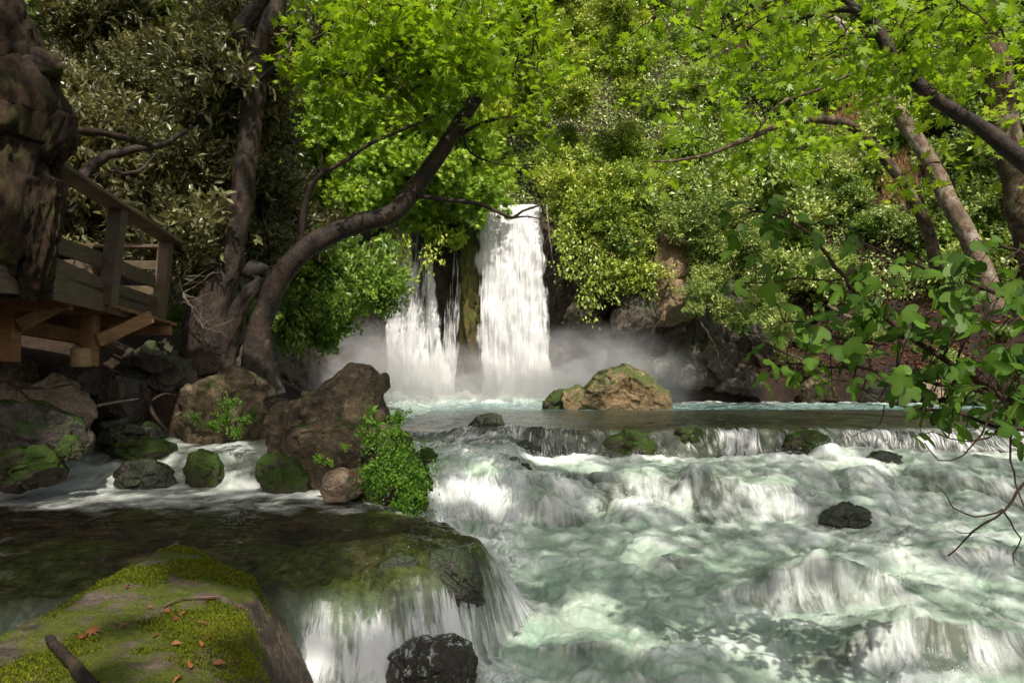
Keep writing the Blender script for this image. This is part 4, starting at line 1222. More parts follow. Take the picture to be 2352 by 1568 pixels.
# D, E, F, G: the right bank
tD, LD = tree('plane_tree', 'thin trunk arching over to the left on the right slope', P(2145, 600, 22),
              [([(2150, 620, 22), (2142, 560, 22), (2118, 500, 21.8), (2080, 430, 21.5), (2040, 375, 21.2), (2000, 330, 21), (1960, 295, 20.7), (1925, 278, 20.5), (1870, 276, 20.2), (1800, 285, 19.8), (1720, 318, 19.4), (1640, 350, 19), (1560, 368, 18.6), (1500, 372, 18.4)],
                [.19, .17, .16, .15, .14, .13, .13, .12, .10, .075, .06, .045, .03, .015]),
               ([(1730, 315, 19.4), (1790, 240, 19.2), (1870, 210, 19.1), (1960, 170, 19), (2020, 176, 19), (2080, 190, 19)], [.03, .05]),
               ([(1830, 280, 20), (1850, 330, 20), (1840, 370, 20)], [.03, .01])], 'bark_plane', rough=.02, sides=12, seed=8)
tE, LE = tree('plane_tree', 'leaning trunk with pale flaking bark on the right slope, behind the fig leaves', P(2285, 700, 21),
              [([(2290, 720, 21), (2265, 640, 21), (2235, 570, 21), (2205, 510, 21), (2175, 450, 21.2), (2140, 380, 21.4), (2100, 310, 21.6), (2050, 245, 21.8), (2015, 205, 22), (1990, 160, 22.2), (1950, 80, 22.5), (1900, 40, 22.7), (1870, 10, 23), (1850, -60, 23)],
                [.30, .27, .25, .24, .235, .22, .21, .20, .19, .18, .17, .15, .14, .1])], 'bark_pale', rough=.03, sides=16, seed=9)
tF, LF = tree('plane_tree', 'thick straight trunk running up the right edge', P(2400, 760, 14.5),
              [([(2420, 780, 14.5), (2385, 600, 14.5), (2350, 470, 14.5), (2325, 370, 14.5), (2300, 260, 14.5), (2285, 170, 14.4), (2272, 90, 14.4), (2262, 0, 14.4), (2250, -120, 14.2), (2240, -500, 14)],
                [.36, .31, .29, .285, .28, .27, .265, .26, .25, .2]),
               ([(2272, 155, 14.3), (2230, 165, 14.2), (2240, 200, 14.2)], [.05, .01])], 'bark_plane', rough=.05, sides=22, step=.12, seed=11)
tG, LG = tree('plane_tree', 'dark branching stem slanting from the right edge up to the top of the picture', P(2420, 440, 11.5),
              [([(2440, 440, 11.5), (2352, 372, 11.5), (2300, 330, 11.5), (2250, 292, 11.5), (2190, 255, 11.5), (2130, 212, 11.5), (2085, 165, 11.5), (2040, 120, 11.5), (2010, 60, 11.5), (1975, 30, 11.5), (1920, -15, 11.4), (1850, -80, 11.3)],
                [.135, .13, .12, .11, .102, .098, .094, .09, .085, .078, .07, .05]),
               ([(2005, 55, 11.5), (1960, 25, 11.4), (1910, 22, 11.3), (1850, 38, 11.2), (1785, 52, 11.1), (1740, 25, 11), (1700, -20, 11)], [.06, .03]),
               ([(1785, 52, 11.1), (1740, 85, 11), (1705, 140, 10.9), (1695, 190, 10.9)], [.03, .008]),
               ([(2040, 120, 11.5), (2060, 165, 11.4), (2080, 200, 11.3)], [.018, .006])], 'bark_dark', rough=.03, sides=16, step=.12, seed=13)
# crowns of the right-hand trees
for t, L, pxr, n, dr, size, tint, seed, lab in (
        (tD, LD, (1480, 2000, 200, 400), 34, (18, 20.5), .24, .62, 31, 0), (tE, LE, (1650, 2250, -20, 220), 30, (20, 23), .26, .62, 32, 0),
        (tG, LG, (1480, 2352, -30, 300), 74, (10.4, 13.5), .19, .45, 33, 0), (tF, LF, (2060, 2400, 200, 440), 14, (13, 15), .2, .5, 34, 0)):
    lm, tm = MB(), MB(); rg = np.random.default_rng(seed)
    pts = []
    while len(pts) < n:
        x, y = rg.uniform(pxr[0], pxr[1]), rg.uniform(pxr[2], pxr[3])
        if t is tG and y > 70 + .16 * (x - 1480) + 45 * rg.normal(): continue
        if t is tD and fbm(np.array([[x / 90, y / 60, 3]]), 2)[0] < -.1: continue
        if 1250 < x < 1500 and y > 200: continue
        pts.append(P(x, y, rg.uniform(*dr)))
    sprays(lm, tm, pts, 20, .9 if t is not tE else 1.2, size, T_PLANE, tint, rng=rg)
    branch_net(tm, pts, L, rng=rg)
    for path in L[1:]:
        t2 = MB(); sprays(lm, t2, along(path, 8, .4, 1, rg), 14, .7, size, T_PLANE, tint, rng=rg); t2.build('twigs', M['twig'], t)
    if t is tF:        # unseen leaves added to shade the right foreground, merged into this crown
        shade_canopy(lm, (1.0, 14), (1.5, 13.2), 17000, 300, rg)
    for path in L: tm.tube(path, np.full(len(path), .003), 4, cap=False)
    tm.build('twigs', M['twig'], t); lm.build('crown', M['leaf_plane'], t)

# ------------------------------------------------------------------ shrubs: a few grown once, then copied
def proto(seed, n, size, tmpl, nclump=11, rosette=0, droop=0.0, up=.55, flat=.8, tint=(.5, .3)):
    """a bush: ragged boughs, each ending in leafy shoots that stick out at different lengths"""
    rg = np.random.default_rng(seed)
    mb = MB()
    per = 14
    ns = n // per
    boughs = []
    for k in range(nclump):
        d = unit(rg.normal(size=3)); d[2] = abs(d[2]) * .95 - .2
        L = rg.uniform(.45, 1.05)
        e = d * L * np.array([1, 1, flat])
        mid = e * .5 + rg.normal(size=3) * .08
        q, r = resample(np.array([(0, 0, -.6), mid * .7, e]), np.array([.03, .02, .008]), .08)
        mb.tube(q, r, 5, tint=0.0, cap=False)
        boughs.append((q[len(q) // 3:], rg.uniform(.5, 1.6), rg.normal() * .13))
    w = np.array([b[1] for b in boughs])
    for k in rg.choice(nclump, ns, p=w / w.sum()):
        q, wt, ct = boughs[k]
        s = q[rg.integers(len(q))] + rg.normal(size=3) * .13
        d = unit(unit(s + [0, 0, .15]) + rg.normal(size=3) * .75 + np.array([0, 0, .25 - droop]))
        L = rg.uniform(.12, .36)
        t = rg.random(per) ** .8
        pos = s + d * L * t[:, None] + np.array([0, 0, -.5 * droop * L]) * t[:, None] ** 2 + rg.normal(size=(per, 3)) * .035
        ax = d + rg.normal(size=(per, 3)) * .75
        nr = unit(s) * (1 - up) + np.array([0, 0, up]) + rg.normal(size=(per, 3)) * .5
        tt = tint[0] + ct + rg.normal() * .10 + tint[1] * .6 * rg.normal(size=per)
        leaves(mb, pos, ax, nr, size * (.6 + .7 * rg.random(per)), tmpl, tt)
    return mesh('shrub', np.concatenate(mb.V), [np.concatenate(v) for v in mb.F.values()], True, {'tint': np.concatenate(mb.A)})


def variants(mat, seeds, *a, **k):
    out = []
    for s in seeds:
        me = proto(s, *a, **k); me.materials.append(M[mat]); out.append(me)
    return out


PR = {'bright': variants('leaf_bright', (1, 2, 3), 5200, .12, T_D),
      'broad': variants('leaf_broad', (4, 5), 2600, .15, T_PLANE, droop=.3, tint=(.55, .3)),
      'laurel': variants('leaf_laurel', (6, 7, 8), 6000, .10, T_D, rosette=5, tint=(.5, .32)),
      'ivy': variants('leaf_ivy', (9, 10), 5200, .10, T_D, flat=.6, tint=(.5, .34)),
      'mid': variants('leaf_mid', (11, 12), 3600, .13, T_D, droop=.6, tint=(.5, .3)),
      'olive': variants('leaf_olive', (13, 14, 15), 5600, .115, T_L, rosette=6, tint=(.5, .34))}
_src = {}


def shrub(kind, pos, r, label, group, squash=1.0, name='shrub', cat='shrub'):
    k = RNG.integers(len(PR[kind]))
    key = (kind, k)
    if key not in _src:
        o = bpy.data.objects.new(name, PR[kind][k]); _src[key] = o
    else:
        o = _src[key].copy()
    C.objects.link(o)
    o.location = tuple(pos); o.scale = (r, r, r * squash)
    o.rotation_euler = (RNG.normal() * .12, RNG.normal() * .12, RNG.uniform(0, 6.28))
    return set_tags(o, label, cat, group)


def scatter(kind, n, box, label, group, r, d0=None, drange=None, test=None, lift=.35, mind=.0, squash=1.0):
    c = 0; tries = 0; used = []
    while c < n and tries < n * 60:
        tries += 1
        x, y = RNG.uniform(box[0], box[1]), RNG.uniform(box[2], box[3])
        if test and not test(x, y): continue
        if any((x - a) ** 2 + ((y - b) * 1.3) ** 2 < mind ** 2 for a, b in used): continue
        used.append((x, y))
        rr = RNG.uniform(*r) * RNG.choice([.7, 1, 1, 1.25])
        p = P(x, y, RNG.uniform(*drange)) if drange else hit(x, y, d0 or 12) + np.array([0, 0, lift * rr])
        shrub(kind, p, rr, label, group, squash); c += 1


hill_gap = lambda x, y: not ((1670 < x < 1840 and 40 < y < 150) or (1870 < x < 2050 and 240 < y < 390) or (1980 < x < 2140 and 350 < y < 540))
scatter('bright', 70, (640, 1500, -60, 380), 'yellow-green bush on the sunlit slope above the falls', 'bushes on the slope above the falls', (1.4, 2.4), 29.5, mind=42, test=lambda x, y: x < 1200 or y < 120)
scatter('laurel', 26, (1180, 1480, -30, 460), 'glossy yellow-green laurel bush in the tall thicket above the main waterfall', 'laurel bushes above the main waterfall', (1.0, 1.7), None, (28.5, 32), mind=52,
        test=lambda x, y: not (1330 < x < 1420 and 170 < y < 420) and not (1180 < x < 1245 and 300 < y < 470))
scatter('ivy', 80, (1440, 2420, -40, 700), 'ivy-covered hump on the bright right-hand slope', 'ivy humps on the right-hand slope', (1.1, 2.0), 25, mind=54, test=lambda x, y: hill_gap(x, y) and not (x < 1620 and y > 500))
scatter('mid', 24, (1560, 2420, 0, 640), 'leafy green bush among the ivy on the right-hand slope', 'green bushes on the right-hand slope', (.9, 1.5), 24, mind=80, test=lambda x, y: hill_gap(x, y))
scatter('broad', 26, (650, 1090, 200, 520), 'broad-leaved bush glowing yellow-green behind the leaning tree', 'broad-leaved bushes behind the leaning tree', (.9, 1.5), None, (23.5, 28), mind=55, test=lambda x, y: y < 505 - max(0, x - 900) * .22)
scatter('broad', 7, (960, 1060, 440, 560), 'small broad-leaved bush overhanging the gap between the two falls', 'bushes overhanging the gap between the falls', (.35, .6), None, (26.4, 27.2), mind=28)
scatter('laurel', 14, (1255, 1480, 430, 640), 'laurel bush overhanging the right side of the main waterfall', 'laurel bushes right of the main waterfall', (.8, 1.25), None, (26, 27.6), mind=42, test=lambda x, y: y < 470 + (x - 1255) * .95)
scatter('ivy', 10, (1430, 1680, 480, 620), 'pale-leaved bush draped over the rock right of the falls', 'pale bushes right of the falls', (.7, 1.1), None, (25.6, 27), mind=48, test=lambda x, y: not (1490 < x < 1600 and y > 540))
scatter('mid', 16, (640, 880, 540, 800), 'drooping green bush in shade left of the falls', 'drooping bushes left of the falls', (.6, 1.0), None, (18.5, 22), mind=42, squash=1.1, test=lambda x, y: y < 830 - abs(x - 690) * .9)
scatter('ivy', 9, (1600, 1790, 640, 745), 'small leafy bush on the bank right of the mist', 'small bushes on the right bank', (.5, .85), None, (23.5, 25.5), mind=36)
scatter('olive', 40, (90, 660, 60, 640), 'grey-green narrow-leaved bush in the dark thicket at upper left', 'narrow-leaved bushes in the dark left thicket', (.85, 1.35), None, (13.2, 17.0), mind=52, test=lambda x, y: y < 560 or x > 380)
scatter('mid', 10, (100, 640, -60, 60), 'shaded tree bush along the top of the dark left thicket', 'shaded bushes along the top left', (1.2, 1.9), None, (17, 20), mind=60)
scatter('mid', 4, (400, 640, 700, 770), 'young leafy plant in shade behind the forked tree', 'young plants behind the forked tree', (.28, .4), None, (13.6, 15), mind=40)

scatter('bright', 30, (560, 2700, -420, -60), 'large green bush high on the slope above the ravine', 'bushes high on the slope', (2.0, 3.2), 29.5, mind=90)
# hanging vine tails
def hanging(label, tails, mat, size, d, tmpl, group=None, dens=40):
    t = empty('hanging_vine', P(tails[0][0], tails[0][1], d), label, 'vine', group)
    lm, tm = MB(), MB()
    for (x, y0, y1, wpx) in tails:
        for k in range(max(1, int(wpx / 7))):
            xx = x + RNG.normal() * wpx * .35
            ye = y1 - abs(RNG.normal()) * (y1 - y0) * .35
            n = 6
            pts = np.array([P(xx + RNG.normal() * 5, lerp(y0, ye, q), d + RNG.normal() * .15) for q in np.linspace(0, 1, n)])
            tm.tube(pts, np.linspace(.02, .006, n), 4, cap=False)
            L = np.linalg.norm(pts[-1] - pts[0]); m_ = int(L * dens)
            tt = RNG.random(m_) * (n - 1); i = tt.astype(int)
            pos = pts[i] + (pts[i + 1] - pts[i]) * (tt - i)[:, None] + RNG.normal(size=(m_, 3)) * .12
            leaves(lm, pos, RNG.normal(size=(m_, 3)) * .6 + [0, -.2, -1], RNG.normal(size=(m_, 3)) * .5 + [0, -.7, .6], size * (.6 + .7 * RNG.random(m_)), tmpl, .5 + .25 * RNG.normal(size=m_))
    tm.build('stems', M['twig'], t); lm.build('foliage', M[mat], t)


hanging('long trailing vine hanging in a point beside the main waterfall', [(1300, 520, 660, 40), (1345, 560, 720, 50), (1372, 600, 770, 34), (1400, 580, 700, 40), (1460, 590, 680, 34), (1498, 600, 700, 12)], 'leaf_laurel', .15, 25.9, T_D)
hanging('curtain of drooping leaves hanging left of the left waterfall', [(650, 640, 830, 44), (700, 620, 800, 56), (760, 600, 770, 60), (820, 590, 720, 60), (860, 560, 680, 40)], 'leaf_mid', .20, 19.5, T_L)
hanging('thin leafy trailers dangling across the left waterfall', [(890, 520, 620, 22), (935, 540, 660, 26), (985, 560, 640, 16), (1010, 520, 600, 18)], 'leaf_bright', .16, 25.8, T_D)

# ivy and creepers on the slopes (nobody could count it): one object
def cover():
    n = 140000
    x = RNG.uniform(-20, 32, n * 4); y = RNG.uniform(24.5, 60, n * 4)
    z = terrain(x, y)
    px = CX + x / y * F; py = HY - (z - CZ) / y * F
    nz = fbm(np.stack([x * .5, y * .5, 0 * x + 5], 1), 4)
    ok = (px > 440) & (px < 2800) & (py > -420) & (z > .6) & (nz > -.35)
    keep = RNG.random(len(x)) < np.clip((30 / y) ** 1.5, .2, 1)
    gap = ((np.abs(px - 1760) < 70) & (np.abs(py - 85) < 55)) | ((np.abs(px - 1965) < 75) & (np.abs(py - 300) < 60)) | ((np.abs(px - 2060) < 65) & (np.abs(py - 420) < 85)) | ((px > 1600) & (py > 690 + .0 * px))
    ok &= keep & ~gap
    pos = np.stack([x, y, z], 1)[ok][:n]
    m_ = len(pos)
    pos = pos + RNG.normal(size=(m_, 3)) * .1 + [0, -.1, .12]
    mb = MB(); leaves(mb, pos, RNG.normal(size=(m_, 3)) + [0, -.4, -.3], RNG.normal(size=(m_, 3)) * .5 + [-.1, -.5, .8], .11 + .10 * RNG.random(m_), T_D, .5 + .3 * RNG.normal(size=m_))
    set_tags(mb.build('ground_cover', M['leaf_ivy']), 'ivy and creepers covering the steep slopes behind the falls', 'ground cover', kind='stuff')
    # dry grass
    mb = MB()
    for (cx, cy, w_, h_) in ((1760, 90, 45, 40), (1955, 300, 45, 40), (2060, 420, 40, 55), (1905, 150, 30, 25)):
        for k in range(1100):
            p = hit(cx + RNG.normal() * w_ * .6, cy + RNG.normal() * h_ * .6, 24)
            mb_p.append(p)
    pp = np.array(mb_p); m_ = len(pp)
    leaves(mb, pp - [0, 0, .02], RNG.normal(size=(m_, 3)) * .35 + [0, -.1, 1], RNG.normal(size=(m_, 3)), .3 + .35 * RNG.random(m_), (T_L[0] * np.array([.35, 1, 1]), T_L[1]), .5 + .3 * RNG.normal(size=m_))
    set_tags(mb.build('dry_grass', M['grass_dry']), 'straw-coloured dry grass in gaps on the right-hand slope', 'grass', kind='stuff')


mb_p = []
cover()
# leaf litter on the right bank
n = 14000
x = RNG.uniform(6, 19, n); y = RNG.uniform(22, 31, n); z = terrain(x, y); ok = (z > .7)
pos = np.stack([x, y, z + .03], 1)[ok]
mb = MB(); leaves(mb, pos, RNG.normal(size=pos.shape) * [1, 1, .2], RNG.normal(size=pos.shape) * .4 + [0, 0, 1], .10 + .08 * RNG.random(len(pos)), T_D, .4 + .3 * RNG.normal(size=len(pos)))
set_tags(mb.build('leaf_litter', M['leaf_dry']), 'brown fallen leaves scattered over the right bank', 'leaf litter', kind='stuff')

# ------------------------------------------------------------------ ferns on the rocks
def fern(label, spots, mat='leaf_fern', size=.035, n=260, name='fern', cat='fern', droop=.9, group=None):
    """one tuft per thing; a tuft's fronds hang from one rooting point"""
    for (px, py, d, r) in spots:
        c = P(px, py, d); rr = r / F * d
        mb = MB()
        for q in range(max(6, int(r * .55))):
            e = c + RNG.normal(size=3) * np.array([rr * .75, rr * .35, rr * .6]) - [0, abs(RNG.normal()) * .05, 0]
            m_ = c * .5 + e * .5 + [0, -.02, .03]
            pts, _ = resample(np.array([c, m_, e]), np.ones(3), .02)
            mb.tube(pts, np.linspace(.002, .001, len(pts)), 3, cap=False, tint=.1)
            k = int(n * .09) + 6
            t = RNG.random(k); pos = pts[(t * (len(pts) - 1)).astype(int)] + RNG.normal(size=(k, 3)) * rr * .13
            leaves(mb, pos, RNG.normal(size=(k, 3)) * .8 + [0, -.4, -droop], RNG.normal(size=(k, 3)) * .5 + [0, -.5, .8], size * (.5 + .8 * RNG.random(k)), T_D, .45 + .12 * RNG.normal() + .2 * RNG.normal(size=k))
        set_tags(mb.build(name, M[mat]), label, cat, group)


fern('bright maidenhair fern tuft in the mass cascading beside the white cascade', [(905, 1000, 8.1, 30), (880, 1040, 8.1, 36), (920, 1050, 8.05, 46), (950, 1090, 8.05, 48), (900, 1100, 8.0, 48), (860, 1110, 8.0, 38), (940, 1130, 8.0, 46), (965, 1150, 8.05, 34), (840, 1090, 8.0, 24), (925, 1165, 8.0, 34), (915, 965, 8.2, 24)], n=330, group='maidenhair ferns on the dark rock')
fern('small fern tuft in a crack under the sharp-peaked boulder', [(735, 1055, 8.4, 14), (760, 1065, 8.4, 12), (795, 1025, 8.4, 9)], size=.03, group='fern tufts under the sharp-peaked boulder')
fern('fern tuft hanging down the face of the rounded brown boulder', [(530, 925, 10.3, 26), (520, 960, 10.25, 26), (560, 965, 10.25, 20), (490, 975, 10.2, 24), (585, 955, 10.3, 16), (545, 990, 10.2, 22), (450, 960, 10.25, 16)], n=200, group='ferns on the rounded brown boulder')
# upright plant with lance leaves
t = empty('leafy_plant', P(850, 1030, 8.15), 'upright plant with pale lance-shaped leaves on the flank of the sharp-peaked boulder', 'plant')
lm, tm = MB(), MB()
for (x0, y0, x1, y1) in ((855, 1040, 838, 945), (858, 1040, 850, 935), (865, 1045, 866, 968), (855, 1040, 828, 985)):
    pts = np.array([P(lerp(x0, x1, q), lerp(y0, y1, q), 8.1 - .08 * q) for q in np.linspace(0, 1, 6)])
    tm.tube(pts, np.linspace(.006, .003, 6), 5, cap=False)
    m_ = 22; tt = .25 + .75 * RNG.random(m_); i = np.clip((tt * 5).astype(int), 0, 4)
    pos = pts[i] + (pts[i + 1] - pts[i]) * (tt * 5 - i)[:, None]
    leaves(lm, pos, RNG.normal(size=(m_, 3)) + [0, -.3, .35], RNG.normal(size=(m_, 3)) * .4 + [0, -.4, 1], .085 + .04 * RNG.random(m_), T_L, .75 + .2 * RNG.normal(size=m_))
tm.build('stems', M['twig'], t); lm.build('foliage', M['leaf_fern'], t)

# ------------------------------------------------------------------ fig in the right foreground
tg = empty('fig_tree', P(2440, 900, 4.3), 'fig boughs with large dull green lobed leaves reaching in from the right', 'tree')
tm, lm = MB(), MB()
rg = np.random.default_rng(77)
FB = [([(2480, 1010, 4.1), (2300, 905, 4.3), (2190, 840, 4.45), (2090, 770, 4.6), (2000, 700, 4.7), (1935, 640, 4.8), (1880, 560, 4.85), (1800, 500, 4.9), (1730, 480, 4.95)], .022),
      ([(2480, 760, 4.2), (2330, 690, 4.4), (2200, 640, 4.5), (2080, 600, 4.6), (1980, 560, 4.7)], .016),
      ([(2300, 905, 4.3), (2150, 880, 4.4), (2000, 850, 4.55), (1880, 840, 4.7), (1760, 830, 4.8)], .013),
      ([(2480, 950, 4.0), (2330, 985, 4.2), (2200, 950, 4.3), (2060, 930, 4.4), (1960, 880, 4.5)], .014),
      ([(2480, 640, 4.1), (2340, 580, 4.3), (2260, 560, 4.4)], .012),
      ([(1935, 640, 4.8), (1830, 640, 4.9), (1740, 650, 5.0), (1690, 640, 5.0)], .008),
      ([(2090, 770, 4.6), (1980, 790, 4.7), (1850, 740, 4.8), (1800, 740, 4.85)], .009),
      ([(2480, 1000, 3.9), (2350, 930, 4.0), (2270, 1010, 4.05), (2180, 1010, 4.1)], .01)]
nodes = []
for pts, r in FB:
    q, rr = resample(np.array([P(*p) for p in pts]), np.linspace(r, r * .35, len(pts)), .07)
    q += rg.normal(size=q.shape) * .006
    tm.tube(q, rr, 7, .002, 2); nodes.append(q)
for (x, y, d) in [(2335, 960, 4.2)]:
    pass
BARE = [([(2335, 940, 4.1), (2322, 1032, 4.1), (2335, 1113, 4.1), (2362, 1190, 4.1)], .007), ([(2400, 1070, 4.1), (2352, 1110, 4.1), (2307, 1172, 4.1), (2239, 1219, 4.1), (2180, 1277, 4.1)], .009),
        ([(2307, 1172, 4.1), (2243, 1186, 4.1), (2192, 1164, 4.1), (2175, 1139, 4.1), (2148, 1115, 4.1)], .005), ([(2307, 1177, 4.1), (2346, 1237, 4.1), (2327, 1271, 4.1), (2329, 1298, 4.1)], .005),
        ([(2300, 920, 4.15), (2282, 943, 4.15), (2252, 998, 4.15), (2213, 1045, 4.15), (2158, 1056, 4.15), (2124, 1015, 4.15)], .007), ([(2239, 1219, 4.1), (2205, 1222, 4.1), (2180, 1210, 4.1)], .003), ([(2030, 930, 4.4), (2020, 975, 4.4), (1960, 1000, 4.4)], .004), ([(2500, 1000, 4.0), (2420, 1050, 4.1), (2352, 1110, 4.1)], .012)]
for pts, r in BARE:
    q, rr = resample(np.array([P(*p) for p in pts]), np.linspace(r, r * .45, len(pts)), .05)
    tm.tube(q + rg.normal(size=q.shape) * .004, rr, 6, .001, 2)
poly_f = [(1700, 450, 470), (1760, 430, 520), (1850, 440, 600), (1940, 520, 650), (2000, 640, 760), (2100, 590, 900), (2200, 560, 980), (2300, 600, 1010), (2400, 620, 1040)]


def figleaves(n, xy):
    for k in range(int(n * 1.12)):
        x, y = xy()
        d = 4.9 - (x - 1700) / 700 * .75 + rg.normal() * .22
        p = P(x, y, d)
        s = rg.uniform(.062, .145)
        ax = unit(np.array([rg.normal() * .75 - .1, -.25 + rg.normal() * .45, -.6 + rg.normal() * .45]))
        nr = np.array([rg.normal() * .6, -.55 + rg.normal() * .45, .8 + rg.normal() * .4])
        leaves(lm, p[None], ax[None], nr[None], s, [T_FIG, T_FIG2, T_FIG3][k % 3], np.array([.45 + .28 * rg.normal()]))
        allq = np.concatenate(nodes); j = np.argmin(np.linalg.norm(allq - p, axis=1))
        if np.linalg.norm(allq[j] - p) < .5:
            mid = (allq[j] + p) / 2 + [0, 0, .03]
            tm.tube([allq[j], mid, p], [.004, .003, .0025], 5, cap=False)


def rect(x0, x1, y0, y1): return lambda: (rg.uniform(x0, x1), rg.uniform(y0, y1))
figleaves(26, rect(1670, 1930, 430, 560)); figleaves(9, rect(1640, 1800, 560, 660)); figleaves(16, rect(1860, 2020, 540, 680))
figleaves(55, rect(1960, 2250, 570, 760)); figleaves(46, rect(1800, 2100, 690, 850)); figleaves(75, rect(2100, 2400, 640, 860)); figleaves(16, rect(1730, 1900, 780, 880))
figleaves(62, rect(2080, 2400, 840, 960)); figleaves(14, rect(1880, 2100, 830, 900)); figleaves(12, rect(2150, 2352, 540, 640)); figleaves(12, rect(2090, 2352, 940, 1010)); figleaves(3, rect(2270, 2352, 990, 1010))
tm.build('branches', M['twig'], tg); lm.build('foliage', M['leaf_fig'], tg)

# ------------------------------------------------------------------ mist over the plunge pool
def mat_mist(k):
    m = Mat('mist')
    tc = m.n('ShaderNodeTexCoord').outputs['Object']
    ln = m.n('ShaderNodeVectorMath', {0: tc}, operation='LENGTH').outputs[1]
    fall = m.mapr(ln, .95, .1)
    nz = m.mapr(m.noise(m.scalev(tc, (1.2, 1.2, 1.2)), 2.1, 6, .62, .9), .40, .66)
    den = m.math('MULTIPLY', m.math('MULTIPLY', m.math('POWER', fall, 1.5), nz), k)
    v = m.n('ShaderNodeVolumeScatter', {'Color': (.97, .97, 1.0), 'Density': den, 'Anisotropy': .25})
    m.t.links.new(v.outputs[0], m.out.inputs['Volume'])
    return m.m


mm = mat_mist(5.0)
for lab, c, s in (('soft white mist drifting left from the foot of the left waterfall', P(830, 885, 25.8), (4.0, 1.7, 2.7)), ('soft white mist drifting right from the foot of the main waterfall', P(1370, 875, 25.9), (4.2, 1.7, 2.3)), ('bright spray haze hiding the feet of both falls', P(1110, 905, 26.4), (4.0, 1.3, 2.2))):
    D, Fc = ico(3)
    V = D * (1 - .12 * np.abs(fbm(D * 2 + c[0], 3))[:, None])
    o = link('mist', mesh('mist', V, [Fc]), mm)
    o.location = tuple(c); o.scale = s
    set_tags(o, lab, 'mist')

# ------------------------------------------------------------------ flying drops over the rapids (nobody could count them)
oc = np.array([(1, 0, 0), (-1, 0, 0), (0, 1, 0), (0, -1, 0), (0, 0, 1), (0, 0, -1)], float)
of = np.array([(0, 2, 4), (2, 1, 4), (1, 3, 4), (3, 0, 4), (2, 0, 5), (1, 2, 5), (3, 1, 5), (0, 3, 5)])
idx = np.where((foam > .42) & (rap > .5) & (Y > 4.6) & (np.abs(PXc - 1250) < 1150))[0]
idx = RNG.choice(idx, 5200, p=(foam[idx] ** 2) / (foam[idx] ** 2).sum())
c = np.stack([X[idx], Y[idx], Z[idx]], 1) + np.stack([RNG.normal(size=5200) * .05, RNG.normal(size=5200) * .05, np.abs(RNG.normal(size=5200)) * .055], 1)
s = .0025 + .006 * RNG.random(5200) ** 3
V = (c[:, None] + oc[None] * s[:, None, None]).reshape(-1, 3)
mw = Mat('drops'); mwm = mw.done(mw.n('ShaderNodeBsdfPrincipled', {'Base Color': (.9, .9, .9), 'Roughness': .2}))
set_tags(link('spray', mesh('spray', V, [(of[None] + (np.arange(5200) * 6)[:, None, None]).reshape(-1, 3)]), mwm), 'white drops thrown up by the rapids', 'spray', kind='stuff')

# bare twigs and boughs on the dark left bank
def bough(label, pts, r, mat='twig', n=0, spread=.5, name='bough', cat='branch'):
    mb = MB(); q, rr = resample(np.array([P(*p) for p in pts]), np.linspace(r, r * .35, len(pts)), .08)
    q = q + RNG.normal(size=q.shape) * .01
    mb.tube(q, rr, 8, .004, 3)
    for k in range(n):
        s = q[RNG.integers(len(q) // 4, len(q))]
        d = unit(RNG.normal(size=3) * np.array([1, .6, 1])) * spread * RNG.uniform(.4, 1)
        t = np.linspace(0, 1, 6)[:, None]
        mb.tube(s + d * t + RNG.normal(size=(6, 3)) * .03 * t, np.linspace(.006, .002, 6), 4, cap=False)
    return set_tags(mb.build(name, M[mat]), label, cat)


bough('fan of bare pale twigs between the platform and the forked tree', [(405, 600, 12.0), (415, 660, 11.9), (450, 720, 11.9), (470, 760, 12)], .012, 'bark_pale', 34, .75)
bough('thick dark bough curving up behind the platform handrail', [(175, 430, 11), (225, 370, 11.2), (300, 345, 11.4), (380, 330, 11.6), (430, 300, 11.8)], .09, 'bark_dark', 6, .8)
bough('low dark bough arching just above the platform handrail', [(260, 395, 11), (300, 400, 11), (330, 385, 11.1), (360, 350, 11.2)], .04, 'bark_dark', 4, .5)
bough('tangle of bare roots hanging under the bank right of the mist', [(1590, 640, 25.5), (1600, 720, 25.4), (1640, 790, 25.3), (1660, 850, 25.2)], .05, 'bark_plane', 22, 1.6)
bough('bare twisted root on the bank above the reddish waterline rock', [(1700, 760, 25.2), (1780, 800, 25), (1850, 830, 24.8), (1900, 880, 24.6)], .06, 'bark_plane', 16, 1.4)
bough('bare shrub stems on the slope behind the fig boughs', [(1900, 700, 23.5), (1960, 730, 23.3), (2060, 740, 23), (2160, 800, 22.8)], .05, 'bark_pale', 24, 1.4)
bough('tangle of dead twigs at the right edge of the main waterfall', [(1255, 470, 26.8), (1262, 540, 26.6), (1270, 600, 26.6), (1280, 650, 26.5)], .03, 'bark_pale', 24, .9)
scatter('ivy', 12, (1700, 2352, 720, 880), 'low creeper clump on the shady right bank', 'creeper clumps on the right bank', (.4, .8), 22, mind=46)

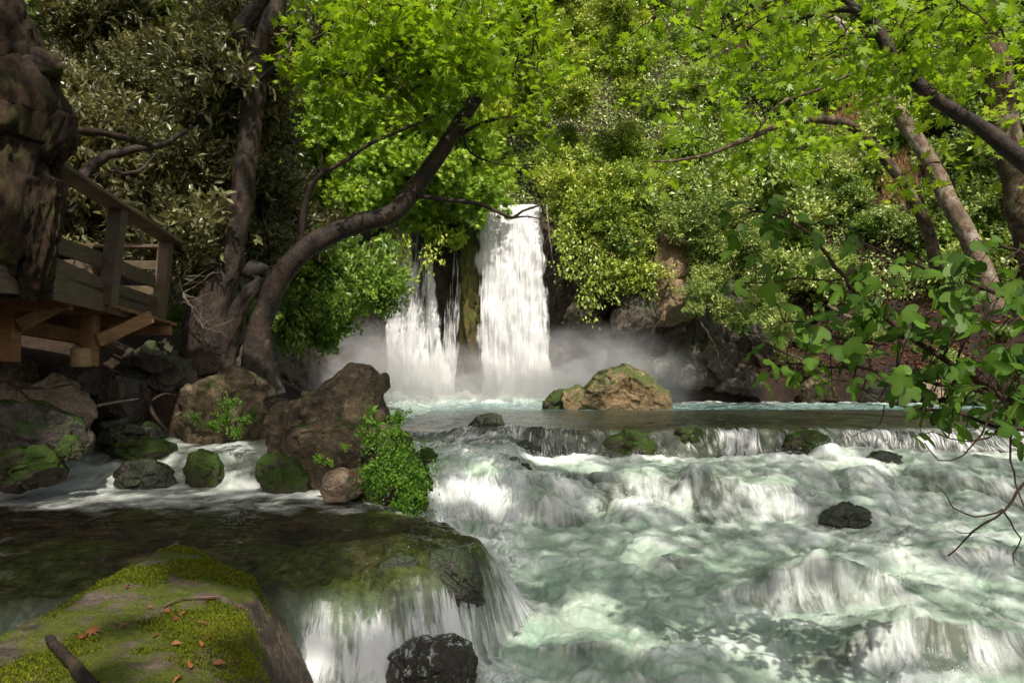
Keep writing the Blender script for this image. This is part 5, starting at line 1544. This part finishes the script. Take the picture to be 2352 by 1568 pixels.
mb = MB(); leaves(mb, np.zeros((1, 3)), np.array([[.8, -.3, -.1]]), np.array([[.1, -.6, 1.0]]), .10, (T_PLANE[0] * np.array([1, 1, 2.5]), T_PLANE[1]), np.array([.25]))
ob = mb.build('fallen_leaf', M['leaf_dry']); ob.location = tuple(P(800, 1084, 7.98))
set_tags(ob, 'red-brown leaf stuck on the pale round stone', 'leaf')
# ------------------------------------------------------------------ camera, light, sky
cam = bpy.data.cameras.new('camera'); cam.sensor_width = 36; cam.lens = F / 2352 * 36
cam.shift_y = (HY - 784) / 2352
cam.clip_start = .05; cam.clip_end = 2000
co = bpy.data.objects.new('camera', cam); co.location = (0, 0, CZ); co.rotation_euler = (math.pi / 2, 0, 0)
C.objects.link(co); bpy.context.scene.camera = co

elev = math.asin(SUN[2]); azim = math.atan2(SUN[0], SUN[1])     # clockwise from +Y
sun = bpy.data.lights.new('sun', 'SUN'); sun.energy = 5.0; sun.angle = math.radians(.53); sun.color = (1, .94, .84)
so = bpy.data.objects.new('sun', sun); C.objects.link(so)
from mathutils import Vector
so.rotation_euler = Vector(-SUN).to_track_quat('-Z', 'Y').to_euler()
so.location = (0, 0, 40)
w = bpy.data.worlds.new('World'); bpy.context.scene.world = w; w.use_nodes = True
nt = w.node_tree
sky = nt.nodes.new('ShaderNodeTexSky'); sky.sky_type = 'NISHITA'; sky.sun_disc = False
sky.sun_elevation = elev; sky.sun_rotation = azim; sky.air_density = 1.0; sky.dust_density = 5.0; sky.ozone_density = .3
bg = nt.nodes['Background']; bg.inputs[1].default_value = .15
nt.links.new(sky.outputs[0], bg.inputs[0])
sc = bpy.context.scene
sc.view_settings.view_transform = 'Standard'; sc.view_settings.look = 'None'; sc.view_settings.exposure = 0
sc.cycles.max_bounces = 8; sc.cycles.diffuse_bounces = 4; sc.cycles.transmission_bounces = 4; sc.cycles.transparent_max_bounces = 16
sc.cycles.volume_bounces = 1
sc.cycles.sample_clamp_indirect = 6
sc.cycles.use_adaptive_sampling = True; sc.cycles.adaptive_threshold = .02
sc.cycles.use_denoising = True
